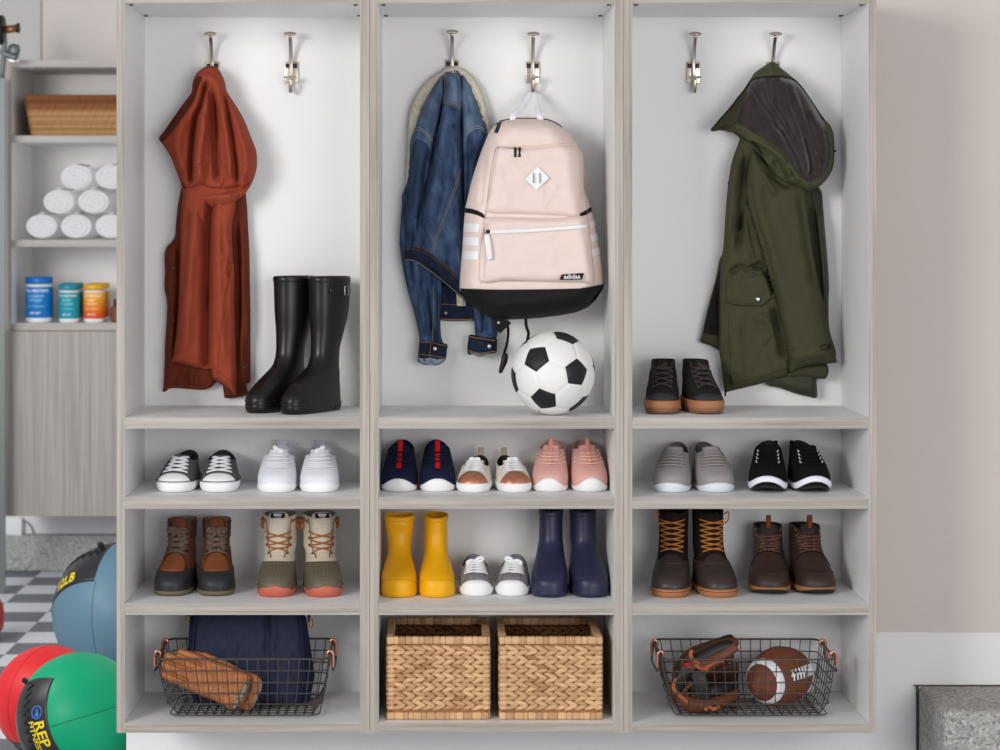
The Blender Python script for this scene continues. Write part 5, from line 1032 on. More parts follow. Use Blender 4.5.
# ================================================================== soccer ball
def soccer(label, px, py, rpx, Z):
    s_ = (EYE - Z)/(rpx + py - VY); Y = s_*FPX-CD; R = rpx*s_; C = Vector(((px-VX)*s_, Y, Z+R+.0004))
    ph = (1+5**.5)/2; IV = []
    for a in (-1, 1):
        for b in (-ph, ph): IV += [(0, a, b), (a, b, 0), (b, 0, a)]
    IV = np.array(IV, float); IV /= np.linalg.norm(IV[0])
    tri = [(i, j, k) for i in range(12) for j in range(12) for k in range(12) if i < j < k and min(IV[i]@IV[j], IV[j]@IV[k], IV[i]@IV[k]) > .4]
    tg = np.array([[-.434, -.81, .393], [.51, -.858, .063], [-.258, -.764, -.591]]); tg /= np.linalg.norm(tg, axis=1)[:, None]
    best = None
    for f in tri:
        for pm in ((0, 1, 2), (1, 2, 0), (2, 0, 1), (0, 2, 1), (2, 1, 0), (1, 0, 2)):
            A = IV[[f[i] for i in pm]]; U, S, Vt = np.linalg.svd(A.T@tg); D = np.diag([1, 1, np.sign(np.linalg.det(U@Vt))]); Rm = (U@D@Vt); e = ((A@Rm-tg)**2).sum()
            if best is None or e < best[0]: best = (e, Rm)
    IV = IV@best[1]
    nb = [[j for j in range(12) if j != i and IV[i]@IV[j] > .4] for i in range(12)]
    pv = lambda i, j: (IV[i]*2+IV[j])/3
    polys = []
    def order(c, P): 
        c = c/np.linalg.norm(c); x = P[0]-c*(P[0]@c); x /= np.linalg.norm(x); y = np.cross(c, x); return sorted(P, key=lambda p: math.atan2(p@y, p@x))
    for i in range(12): polys.append((1, order(IV[i], [pv(i, j) for j in nb[i]])))
    for i, j, k in tri: polys.append((0, order(IV[i]+IV[j]+IV[k], [pv(a, b) for a in (i, j, k) for b in (i, j, k) if a != b])))
    mb = MB(); K = 9
    for mi, P in polys:
        c = sum(P)/len(P); n = len(P)
        A = np.array(P); B = np.roll(A, -1, 0)
        for e in range(n):
            a, b = P[e], P[(e+1) % n]; V = []; idx = {}
            for r in range(K+1):
                for q_ in range(r+1):
                    p = c + (a-c)*(r-q_)/K + (b-c)*q_/K
                    d = 1e9
                    for x, y in zip(A, B): w_ = np.cross(p-x, y-x); d = min(d, np.linalg.norm(w_)/np.linalg.norm(y-x))
                    p = p/np.linalg.norm(p); idx[(r, q_)] = len(V); V.append(tuple(np.array(C)+p*R*(1-.022*math.exp(-(d/.018)**2)-.004*math.exp(-(d/.07)**2))))
            F = []
            for r in range(K):
                for q_ in range(r+1):
                    F.append([idx[(r, q_)], idx[(r+1, q_)], idx[(r+1, q_+1)]])
                    if q_ < r: F.append([idx[(r, q_)], idx[(r+1, q_+1)], idx[(r, q_+1)]])
            mb.add(V, F, mi)
    o = mb.build('soccer_ball', [M('ball_white', (236, 235, 232), .42, spec=.4, bump=.0002, bs=500), M('ball_black', (24, 24, 26), .5, bump=.0003, bs=500)], None, (0, 0, 0))
    import bmesh
    b = bmesh.new(); b.from_mesh(o.data); bmesh.ops.remove_doubles(b, verts=b.verts, dist=1e-6); bmesh.ops.recalc_face_normals(b, faces=b.faces); b.to_mesh(o.data); b.free()
    for v in o.data.vertices: v.co -= C
    o.location = C; return tag(o, label, 'ball')
soccer('black and white soccer ball on the shelf below the pink backpack', 553, 373, 42, ZA)
# ================================================================== medicine balls on the floor
def medball(label, cx, cy, rpx, mat, pole, band, lon, name='medicine_ball', lift=0.0, texts=(), seams=(), handle=None, ends=None):
    """sphere resting on the floor; pole = view direction (x right, y up, z to viewer) of the band's axis; band = latitude limits (deg), lon = longitude limits (deg)"""
    s_ = EYE/((cy-VY)+rpx); Y = s_*FPX-CD; R = rpx*s_; C = Vector(((cx-VX)*s_, Y, R+.0005+lift))
    t = thing(name, label, 'ball', (C.x, C.y, .0005), 0, 'medicine balls on the floor')
    vf = (Vector((0, -CD, EYE))-C).normalized(); vr = Vector((0, 0, 1)).cross(vf).normalized(); vu = vf.cross(vr)
    a = (vr*pole[0]+vu*pole[1]+vf*pole[2]).normalized(); u = Vector((0, -1, 0)); e1 = (u-a*u.dot(a)).normalized(); e2 = a.cross(e1)
    def S(la, lo, r=R): la, lo = math.radians(la), math.radians(lo); return C + (a*math.sin(la) + (e1*math.cos(lo) + e2*math.sin(lo))*math.cos(la))*r
    def ll(px, py):
        x, y = (px-cx)/rpx, (cy-py)/rpx; zz = math.sqrt(max(0, 1-x*x-y*y)); p = (vr*x+vu*y+vf*zz).normalized(); return math.degrees(math.asin(max(-1, min(1, a.dot(p))))), math.degrees(math.atan2(e2.dot(p), e1.dot(p)))
    if ends: 
        l_ = ll(*ends[0])[1]; m_ = ll(*ends[1])[1]; lon = (l_, l_+ends[2]) if ((m_-l_+180) % 360-180) > 0 else (l_-ends[2], l_)
    def grid(l0, l1, o0, o1, n, m, r, close): 
        return np.array([[tuple(S(l0+(l1-l0)*i/n, o0+(o1-o0)*j/m, r)) for j in range(m if close else m+1)] for i in range(n+1)])
    q = MB(); q.grid(grid(-89.9, 89.9, 0, 360, 64, 96, R, True), close_u=True)
    q.build('shell', mat, t, t.location)
    q = MB(); b0, b1 = band; o0, o1 = lon; G = grid(b0, b1, o0, o1, 24, 60, R*1.006, False); Rm = R*.998
    G = np.concatenate([grid(b0, b0+.01, o0, o1, 1, 60, Rm, False)[:1], G, grid(b1, b1+.01, o0, o1, 1, 60, Rm, False)[:1]]); q.grid(G); 
    for o_ in (o0, o1): q.grid(np.array([[tuple(S(b0+(b1-b0)*i/24, o_, r)) for i in range(25)] for r in (R*1.006, Rm)]))
    bd = q.build('band', M('vinyl_black', (34, 33, 36), .38, spec=.5), t, t.location)
    # seams on the shell
    for sx_, sy_ in seams:
        lo = ll(sx_, sy_)[1]
        q = MB(); q.tube([S(b1+.5+(89.5-b1)*i/30, lo, R*.9995) for i in range(31)]+[S(89.5-(89.5-b1)*i/30, lo+180, R*.9995) for i in range(1, 31)], R*.006, 5); q.build('seam', M('seam_'+mat.name, [v*.75 for v in SEAM[mat.name]], .5), t, t.location)
    # lacing along the band
    q = MB(); m = 46; W = []
    for i in range(m+1):
        lo = o0+3+(o1-o0-6)*i/m; W.append(S((b0+b1)/2 + (4.0 if i % 2 else -4.0), lo, R*1.012))
    q.tube(W, R*.016, 6); q.build('lacing', M('lace_black', (16, 16, 17), .6), t, t.location)
    for tx, tpx, tpy, sz, vert, mt, bd_ in texts:
        la, lo = ll(tpx, tpy)
        q = MB()
        if tx == '@':
            q.tube([S(la+sz*math.cos(2*PI*i/32), lo+sz*math.sin(2*PI*i/32), R*1.010) for i in range(32)], R*.011, 6, closed=True)
            ar = [(-.15, .55), (-.55, .55), (-.55, .35), (-.25, .35), (-.25, -.6), (-.05, -.6), (-.05, .0), (.1, .0), (.1, -.6), (.3, -.6), (.3, .35), (.55, .35), (.55, .55), (.2, .55), (.2, .75), (-.15, .75)]
            q.add([S(la+sz*x, lo+sz*y, R*1.0105) for x, y in ar], [list(range(len(ar)))])
        else:
            V, F = text_geo(tx, sz, bd_, 'CENTER'); c_ = math.cos(math.radians(la)); ra = math.radians(vert); cr_, sr_ = math.cos(ra), math.sin(ra)
            q.add([S(la + (x*sr_+y*cr_), lo + (x*cr_-y*sr_)/c_, R*1.0105) for x, y in V], F)
        q.build('emblem' if tx == '@' else 'lettering', mt, bd, t.location, smooth=False)
    if handle:
        la, lo = ll(*handle); c = S(la, lo, R*1.03); n_ = (c-C).normalized(); q = MB(); q.rbox(c, (R*.055, R*.035, R*.06), R*.02, M=n_.to_track_quat('Z', 'Y').to_matrix()); q.build('grab_tab', m_black, t, t.location)
    return t, S
SEAM = {'green_vinyl': (0, 140, 100), 'red_vinyl': (200, 40, 44), 'blue_vinyl': (84, 128, 158)}
gv = M('green_vinyl', (0, 160, 112), .45, spec=.3); rv_ = M('red_vinyl', (214, 40, 46), .45, spec=.3); bv = M('blue_vinyl', (92, 124, 142), .45, spec=.3)
yl = M('yellow_print', (232, 206, 30), .6); be = M('blue_print', (62, 120, 200), .5)
# ================================================================== floor balls
medball('green medicine ball with black laced band, nearest the lockers', 80, 718, 63, gv, (.57, .128, .811), (-25, 25), None, ends=((45, 680), (40, 735), 180), texts=(
    ('@', 38.7, 713, 5.6, 0, be, 0), ('REP', 43, 734, 15.0, 0, yl, .35), ('FITNESS', 36.6, 737, 8.4, 0, yl, .15)), lift=.005, seams=((51, 727),), handle=(28, 683))
medball('red medicine ball with black band behind the green one', 48.5, 700, 54, rv_, (-.15, .93, .33), (-66, -29), None, ends=((100, 740), (20, 745), 359), texts=(('REP', 9, 743, 12, 0, yl, .3),), seams=((10, 715),))
medball('large blue medicine ball with black laced band behind the red one', 122, 612, 69, bv, (-.297, -.732, .613), (-50, 17), None, ends=((95, 582), (57, 598), 185), texts=(('12LB', 66.5, 581.5, 12.5, 180, yl, .35),), seams=((96, 584),), handle=(102, 549))
# ================================================================== grey wall cabinet far behind, with its contents
CY = 3.93; CB = 4.44
def cz(py, Y=CY): return PX(0, py, Y).z
cx0 = PX(5, 0, CY).x; cx1 = -.86; ci0 = PX(11.5, 0, CY).x
t = thing('storage_cabinet', 'grey wood-grain open wall cabinet on the far wall holding towels and tubs', 'cabinet', ((cx0+cx1)/2, CY, cz(516))); O = t.location
gm = [M('cabinet_inner_white', (242, 241, 240), .6), m_greyboard, m_greywood]
MB().box((cx0, CY, cz(516)), (ci0, CB, cz(60)), fm={'front': 2, 'left': 2}).build('side_panel', gm, t, O, False)
MB().box((cx1-.03, CY, cz(516)), (cx1, CB, cz(60)), fm={'front': 2}).build('side_panel', gm, t, O, False)
MB().box((ci0, 4.42, cz(516)), (cx1-.03, CB, cz(60))).build('back_panel', gm, t, O, False)
for nm, ya, yb in (('top_panel', 60, 67), ('shelf', 135.5, 142.3), ('shelf', 240, 246.8), ('shelf', 323.6, 330.5), ('bottom_panel', 509, 516)):
    MB().box((ci0, CY+.001, cz(yb)), (cx1-.03, 4.42, cz(ya)), fm={'front': 1, 'bottom': 0}).build(nm, gm, t, O, False)
xm = (ci0+cx1-.03)/2
for a, b in ((ci0-.022, cx1),): MB().box((a, CY-.021, cz(515.5)), (b, CY-.001, cz(331)), fm={}).build('door', m_greywood, t, O, False, bevel=.001)
# wicker basket on the top shelf
ZT = cz(135.5); wk = M('honey_wicker', (190, 150, 106), .8, tint=True, rgb2=(142, 98, 62), var=.4, vs=60); wkd = M('brown_wicker_rim', (150, 98, 62), .8, tint=True, rgb2=(112, 70, 44), var=.4, vs=60)
bY0, bY1 = 3.98, 4.34; bx0 = PX(31.5, 0, bY0).x; bx1 = -.93; tp = PX(0, 97.5, bY0).z; fl_ = .026
t = thing('wicker_basket', 'honey brown wicker basket on the top shelf of the grey cabinet', 'basket', ((bx0+bx1)/2, (bY0+bY1)/2, ZT)); O = t.location
def wring(z, fl):
    a, b, c, d = bx0-fl, bx1+fl, bY0-fl, bY1+fl; P = []
    r = .03
    for (cx, cy, s0) in ((b-r, d-r, 0), (a+r, d-r, 1), (a+r, c+r, 2), (b-r, c+r, 3)):
        for i in range(5): an = (s0+i/4)*PI/2; P.append((cx+r*math.cos(an), cy+r*math.sin(an)))
    out = []; P.append(P[0])
    for i in range(len(P)-1):
        L = math.hypot(P[i+1][0]-P[i][0], P[i+1][1]-P[i][1]); n = max(1, int(L/.008))
        for k in range(n): out.append((P[i][0]+(P[i+1][0]-P[i][0])*k/n, P[i][1]+(P[i+1][1]-P[i][1])*k/n, z))
    return out
nrow = 15; zr = [ZT+.0088+(tp-ZT-.015)*i/(nrow-1) for i in range(nrow)]
q = MB(); q2 = MB()
for i, z in enumerate(zr):
    R_ = wring(z, fl_*(i/(nrow-1))); m = len(R_); cxm, cym = (bx0+bx1)/2, (bY0+bY1)/2
    W = []
    for k, p in enumerate(R_):
        wv = .0022*(1 if ((k//2)+i) % 2 else -1); dx = p[0]-cxm; dy = p[1]-cym
        W.append((p[0]+(wv if abs(dx)/(bx1-bx0) > abs(dy)/(bY1-bY0) else 0)*np.sign(dx), p[1]+(wv if abs(dx)/(bx1-bx0) <= abs(dy)/(bY1-bY0) else 0)*np.sign(dy), p[2]))
    (q2 if i >= nrow-5 else q).tube(W, .0072, 6, closed=True, tint=random.random())
q.add([(bx0+.01, bY0+.01, ZT+.004), (bx1-.01, bY0+.01, ZT+.004), (bx1-.01, bY1-.01, ZT+.004), (bx0+.01, bY1-.01, ZT+.004)], [[0, 1, 2, 3]])
q.build('weave', wk, t, O, tint=True); q2.tube([(p[0], p[1], tp) for p in wring(tp, fl_+.002)], .010, 8, closed=True, tint=.6); q2.build('weave_rim', wkd, t, O, tint=True)
# rolled white towels, stacked three-two-two
tw = M('white_terry', (228, 228, 230), .95, bump=.003, bs=260, sheen=.3); ZTW = cz(240); 
def towel(px, py, label, yaw=0.0, dY=0.0, turn=0.0):
    Y0 = 3.965+dY; C = PX(px, py, Y0+.02); rx, rz, Ln = .0742, .0570, .34
    t = thing('rolled_towel', label, 'towel', C, yaw, 'rolled white towels on the grey cabinet shelf'); 
    q = MB(); n = 40; prof = [(.90, -.010), (.975, -.003), (1.0, .010), (1.0, Ln*.5), (1.0, Ln-.012), (.9, Ln)]
    q.grid(np.array([[(rx*s*(1+.004*math.sin(3*a+px)), y, rz*s*(1+.006*math.sin(2*a+py))) for a in [2*PI*j/n for j in range(n)]] for s, y in prof]), close_u=True)
    # spiral end face
    G = []
    for i in range(19):
        s = .90*(1-i/18)+.001; r = []
        for j in range(n):
            a = 2*PI*j/n; ph = s*3.3 + a/(2*PI) + turn; dp = -.012 + .010*abs(math.sin(PI*ph))**.5 * (1 if s < .8 else .3) * -1 + .004
            r.append((rx*s*math.cos(a), dp, rz*s*math.sin(a)))
        G.append(r)
    q.grid(np.array(G), close_u=True, flip=True); q.add([tuple(p) for p in [(rx*.9*math.cos(2*PI*j/n), Ln, rz*.9*math.sin(2*PI*j/n)) for j in range(n)]], [list(range(n))]); q.build('roll', tw, t)
    q = MB(); a0 = PI/2; W = [(rx*1.02*math.cos(a0), y, rz*1.02*math.sin(a0)) for y in (.0, .1, .2, .33)]; q.tube(W, 0, 8, flat=(.010, .004), nrm=[(math.cos(a0), 0, math.sin(a0))]*4); q.build('loose_edge', tw, t)
zc = (ZTW+.0600); y1 = VY-(zc-EYE)/sc(3.985); dyr = 2*.0604*.8660/sc(3.985); pxw = 2*.0756/sc(3.985)
towel(42, y1, 'rolled white towel, left end of the bottom row, by the cabinet side', turn=.1)
towel(42+pxw, y1, 'rolled white towel, middle of the bottom row', turn=.6)
towel(42+2*pxw, y1, 'rolled white towel, bottom row, half hidden by the locker', turn=.3)
towel(42+.5*pxw, y1-dyr-.7, 'rolled white towel, middle row, farther from the locker', turn=.8, dY=.01)
towel(42+1.5*pxw, y1-dyr-.7, 'rolled white towel, middle row, nearer to the locker', turn=.45)
towel(42+pxw, y1-2*dyr-1.4, 'rolled white towel on top of the stack, fully in view', turn=.2)
towel(42+2*pxw, y1-2*dyr-1.4, 'rolled white towel on top of the stack, half hidden by the locker', turn=.7)
# supplement tubs
ZJ = cz(323.6)
def grad(name, c1, c2, z0, z1):
    m = M(name, c1, .45); nt = m.node_tree; N = nt.nodes; L = nt.links; b = N['Principled BSDF']
    tc = N.new('ShaderNodeTexCoord'); sx = N.new('ShaderNodeSeparateXYZ'); mr = N.new('ShaderNodeMapRange'); mr.inputs['From Min'].default_value = z0; mr.inputs['From Max'].default_value = z1
    mx = N.new('ShaderNodeMix'); mx.data_type = 'RGBA'; mx.inputs['A'].default_value = lin(c1); mx.inputs['B'].default_value = lin(c2)
    L.new(tc.outputs['Object'], sx.inputs['Vector']); L.new(sx.outputs['Z'], mr.inputs['Value']); L.new(mr.outputs['Result'], mx.inputs['Factor']); L.new(mx.outputs['Result'], b.inputs['Base Color']); return m
plw = M('white_plastic', (240, 240, 240), .4)
def tub(label, x0p, x1p, Y, h, lid, body, lines, big):
    a = PX(x0p, 0, Y); b = PX(x1p, 0, Y); r = (b.x-a.x)/2; X = (a.x+b.x)/2; t = thing('supplement_tub', label, 'tub', (X, Y, ZJ+.0006), 0, 'supplement tubs on the lower cabinet shelf')
    q = MB(); q.lathe([(r*.80, 0), (r*.90, .004), (r*.98, h*.085), (r*.985, h*.80), (r*.9, h*.82), (r*.9, h*.84)], n=40); q.build('tub_body', plw, t)
    q = MB(); q.lathe([(r*.992, h*.105), (r*1.0, h*.11), (r*1.0, h*.785), (r*.992, h*.79)], n=40, cap=False); lb = q.build('wrap_label', body, t)
    q = MB(); q.lathe([(r*.93, h*.862), (r*.99, h*.865), (r*1.0, h*.885), (r*1.0, h*.985), (r*.96, h), (r*.3, h)], n=40); q.build('lid', lid, t)
    # label lettering wrapped round the front of the tub
    vw = math.atan2(X, CD+Y)
    for tx, zc_, sz, mt, bd in lines:
        q = MB(); text_on(q, tx, sz*r, lambda x, y: Vector((r*1.006*math.sin(x/r+vw*-1*0-.12), -r*1.006*math.cos(x/r-.12), zc_*h+y)), bd*r); q.build('lettering', mt, lb, smooth=False)
tx_w = M('print_white', (236, 240, 244), .6); tx_p = M('print_pale', (150, 206, 236), .6); tx_t = M('print_pale_teal', (150, 220, 222), .6); tx_o = M('print_pale_orange', (255, 226, 190), .6)
def lines(s, mid, p): return [('VITAL PROTEINS', .70, .27, tx_w, .006), (mid[0], .585, .25, p, .004), (mid[1], .49, .25, p, .004), ('DIETARY SUPPLEMENT', .36, .14, p, .002), ('NET WT', .21, .22, tx_w, .006)]
tub('tall blue supplement tub with white base', 25.3, 53.0, 4.05, .200, M('blue_lid', (0, 106, 190), .4), M('blue_label', (10, 116, 190), .45), lines(1, ('COLLAGEN', 'PEPTIDES'), tx_p), 1)
tub('teal supplement tub in front, between the blue and orange tubs', 58.6, 80.3, 4.04, .168, M('teal_lid', (14, 140, 166), .4), M('teal_label', (16, 150, 168), .45), lines(0, ('MARINE', 'COLLAGEN'), tx_t), 0)
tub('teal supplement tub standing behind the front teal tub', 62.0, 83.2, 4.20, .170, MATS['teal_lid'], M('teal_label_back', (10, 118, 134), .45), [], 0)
tub('orange and yellow supplement tub in front', 83.6, 104.8, 4.04, .168, M('yellow_lid', (232, 172, 10), .4), grad('orange_label', (226, 78, 20), (244, 176, 30), .03, .125), lines(0, ('ENERGY', 'CAFFEINE'), tx_o), 0)
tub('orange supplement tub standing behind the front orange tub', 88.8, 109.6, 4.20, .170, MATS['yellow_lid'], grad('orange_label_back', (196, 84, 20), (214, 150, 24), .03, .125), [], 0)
a = PX(108.5, 0, 4.03); q = MB(); t = thing('brown_jar', 'small brown lidded jar beside the orange tubs, cut off by the locker', 'jar', (a.x+.045, 4.08, ZJ+.0006)); brj = M('brown_clay', (120, 84, 62), .6)
q.lathe([(.036, 0), (.043, .006), (.045, .02), (.045, .060), (.040, .068), (.030, .070)], n=28); q.build('jar_body', brj, t)
q = MB(); q.lathe([(.026, .069), (.030, .071), (.031, .096), (.024, .102), (.010, .104)], n=24); q.build('lid', M('brown_clay_dark', (98, 66, 48), .6), t)
# ================================================================== garage-door track at the far left
gal = M('galvanised_steel', (112, 117, 118), .5, .5); tY = 3.80; x0 = PX(-3, 0, tY).x; x1 = PX(5, 0, tY).x
t = thing('door_track', 'vertical grey steel garage door track with roller at the far wall', 'door track', ((x0+x1)/2, tY, 0)); O = t.location
q = MB(); zt = PX(0, 78, tY).z
pr = [(x0, tY), (x1, tY), (x1, tY+.012), (x1-.004, tY+.012), (x1-.004, tY+.004), (x0+.004, tY+.004), (x0+.004, tY+.05), (x0, tY+.05)]
q.add([(x, y, 0.0005) for x, y in pr]+[(x, y, zt) for x, y in pr], [[i, (i+1) % 8, 8+(i+1) % 8, 8+i] for i in range(8)]+[list(range(8))[::-1], list(range(8, 16))]); q.build('rail', gal, t, O, False)
c = PX(3.5, 30, tY); q = MB(); q.lathe([(.010, -.012), (.060, -.012), (.064, -.006), (.064, .006), (.060, .012), (.010, .012)], c+Vector((-.01, 0, 0)), 32, M=Matrix.Rotation(PI/2, 3, 'Y')); q.build('roller_wheel', m_black, t, O)
q = MB(); c2 = PX(18.5, 28, tY); q.tube([c, c2], .017, 14); q.build('roller_shaft', M('copper_shaft', (150, 102, 70), .4, .7), t, O); q = MB(); q.tube([c2-Vector((.006, 0, 0)), c2+Vector((.004, 0, 0))], .022, 14); q.build('shaft_collar', M('dark_steel', (70, 62, 56), .4, .8), t, O)
q = MB(); a = PX(9, 42, tY+.02); b = PX(19.5, 62, tY+.02); q.box((a.x, tY+.012, b.z), (b.x, tY+.022, a.z), bev=.002); q.build('bracket_plate', M('zinc_plate', (190, 190, 188), .4, .6), t, O)
q = MB(); q.lathe([(.026, 0), (.028, .004), (.018, .016), (.008, .018)], PX(14, 50, tY+.012), 20, M=Matrix.Rotation(PI/2, 3, 'X')); q.build('bolt_head', gal, t, O)
q = MB(); q.tube(smooth_path([PX(1, 50, tY), PX(6, 54, tY), PX(17, 58, tY)], 5), .014, 8); q.tube(smooth_path([PX(3.5, 30, tY), PX(4.5, 44, tY), PX(2, 78, tY)], 5), .011, 8); q.build('hinge_strap', gal, t, O)
# white junction box with cable under the cabinet
a = PX(8, 517, 4.44); b = PX(23.5, 536, 4.44); t = thing('junction_box', 'white wall junction box below the grey cabinet', 'junction box', ((a.x+b.x)/2, 4.448, b.z)); q = MB(); q.box((a.x, 4.40, b.z+.002), (b.x, 4.4485, a.z-.0), bev=.004); q.build('box_cover', plw, t, t.location)
q = MB(); q.tube(smooth_path([PX(23.5, 521, 4.43), PX(28, 523, 4.43), PX(32, 529, 4.43), PX(34, 536.5, 4.43)], 6), .004, 6); q.build('cable', M('grey_cable', (150, 150, 152), .6), t, t.location)
# red kettlebell peeking in at the left
kY = 2.75; sK = sc(kY); kr = .105; kx = PX(4.2, 0, kY).x-kr; t = thing('kettlebell', 'red kettlebell on the tiled floor, mostly out of view', 'kettlebell', (kx, kY, 0)); q = MB(); q.lathe([(.06, .0005), (.075, .012), (.10, .05), (kr, .10), (.098, .14), (.075, .175), (.03, .19)], (kx, kY, 0), 36); q.build('weight', M('red_enamel', (176, 26, 34), .35), t, t.location)
q = MB(); q.lathe([(.062, .0004), (.0775, .012), (.0865, .022), (.083, .024)], (kx, kY, 0), 36); q.build('rubber_foot', m_black, t, t.location)
q = MB(); q.tube(smooth_path([(kx-.05, kY, .17), (kx-.062, kY, .23), (kx-.03, kY, .275), (kx+.03, kY, .275), (kx+.062, kY, .23), (kx+.05, kY, .17)], 6), .016, 12); q.build('handle', m_black, t, t.location)
# ================================================================== woven water-hyacinth baskets
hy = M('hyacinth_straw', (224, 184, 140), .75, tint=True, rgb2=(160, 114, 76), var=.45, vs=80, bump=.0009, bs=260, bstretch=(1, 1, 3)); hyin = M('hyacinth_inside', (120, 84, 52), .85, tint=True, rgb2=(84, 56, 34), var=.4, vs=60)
def hyacinth(label, xa, xb):
    y0, y1 = .032, .312; z0 = ZD+.0008; z1 = PX(0, 637, y0).z; t = thing('woven_basket', label, 'basket', ((xa+xb)/2, (y0+y1)/2, z0), 0, 'woven straw baskets in the bottom cubby'); O = t.location
    rr = .0115; rows = 7; H0 = z0+.024; H1 = z1-.024; ph = (H1-H0)/rows
    def face(nm, A, U, L, nrm):
        """braided face: origin A, along unit U for length L, rows going up"""
        q = MB(); A, U, nr = Vector(A), Vector(U), Vector(nrm); pitch = .0250; n = int((L-.036)/pitch)+1; off0 = (L-(n-1)*pitch)/2
        R0 = Matrix((U, nr, Vector((0, 0, 1)))).transposed()
        q.add([A+Vector((0, 0, .01))-nr*.0045, A+U*L+Vector((0, 0, .01))-nr*.0045, A+U*L-nr*.0045+Vector((0, 0, z1-z0-.01)), A-nr*.0045+Vector((0, 0, z1-z0-.01))], [[0, 1, 2, 3]], tint=.9)
        for r in range(rows+1):
            for k in range(n):
                for half in (0, 1):
                    zc_ = H0+ph*(r-.0)+(ph*.25 if half else -ph*.25) - z0
                    if r == 0 and not half: continue
                    if r == rows and half: continue
                    an = (.31 if half else -.31)+random.uniform(-.08, .08)
                    Rm = R0 @ Matrix.Rotation(-an, 3, 'Y') @ Matrix.Rotation(.22, 3, 'Z')
                    c = A+U*(off0+k*pitch+random.uniform(-.001, .001))+Vector((0, 0, zc_+random.uniform(-.0006, .0006)))+nr*random.uniform(-.0005, .0008)
                    q.ell(c, (.0198*random.uniform(.95, 1.06), .0064, .0060), Rm, 10, 6, tint=min(1, max(0, random.gauss(.32, .24))))
        # corner wraps at both ends of every row
        for e in (.010, L-.010):
            for r in range(rows*2):
                zc_ = H0-z0+ph*.5*(r+.5); c = A+U*e+Vector((0, 0, zc_)); q.ell(c, (.0125, .0066, ph*.29), R0, 10, 6, tint=min(1, max(0, random.gauss(.22, .16))))
        return q.build(nm, hy, t, O, tint=True)
    face('braided_weave', (xa+.002, y0+.006, z0), (1, 0, 0), xb-xa-.004, (0, -1, 0))
    face('braided_weave', (xb-.006, y0+.004, z0), (0, 1, 0), y1-y0-.008, (1, 0, 0))
    face('braided_weave', (xa+.006, y1-.004, z0), (0, -1, 0), y1-y0-.008, (-1, 0, 0))
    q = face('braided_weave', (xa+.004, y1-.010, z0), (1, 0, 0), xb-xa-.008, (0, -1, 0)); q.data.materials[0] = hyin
    def band(nm, za, zb, dep):
        q = MB()
        def run(P, Q, axis):
            L = abs(Q-P); k = 0.0; 
            while k < L-.004:
                w_ = min(random.uniform(.010, .024), L-k); yield P+k*np.sign(Q-P), P+(k+w_)*np.sign(Q-P); k += w_
        for a, b in run(xa+.001, xb-.001, 0):
            for y in (y0, y1-dep): q.rbox(((a+b)/2, y+dep/2, (za+zb)/2), (abs(b-a)/2+.0004, dep/2, (zb-za)/2*random.uniform(.96, 1)), .0035, tint=min(1, max(0, random.gauss(.3, .25))), n=2)
        for a, b in run(y0+dep, y1-dep, 1):
            for x in (xa, xb-dep): q.rbox((x+dep/2, (a+b)/2, (za+zb)/2), (dep/2, abs(b-a)/2+.0004, (zb-za)/2*random.uniform(.96, 1)), .0035, tint=min(1, max(0, random.gauss(.3, .25))), n=2)
        return q.build(nm, hy, t, O, tint=True)
    band('wrapped_rim_weave', z1-.019, z1, .019); band('wrapped_base_weave', z0, z0+.018, .014)
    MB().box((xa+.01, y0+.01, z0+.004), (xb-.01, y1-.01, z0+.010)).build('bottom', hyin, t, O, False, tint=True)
hyacinth('straw woven basket with open top, beside the locker panel under the yellow boots', -.1275, .1345)
hyacinth('straw woven basket with open top, under the navy rain boots', .156, .4175)
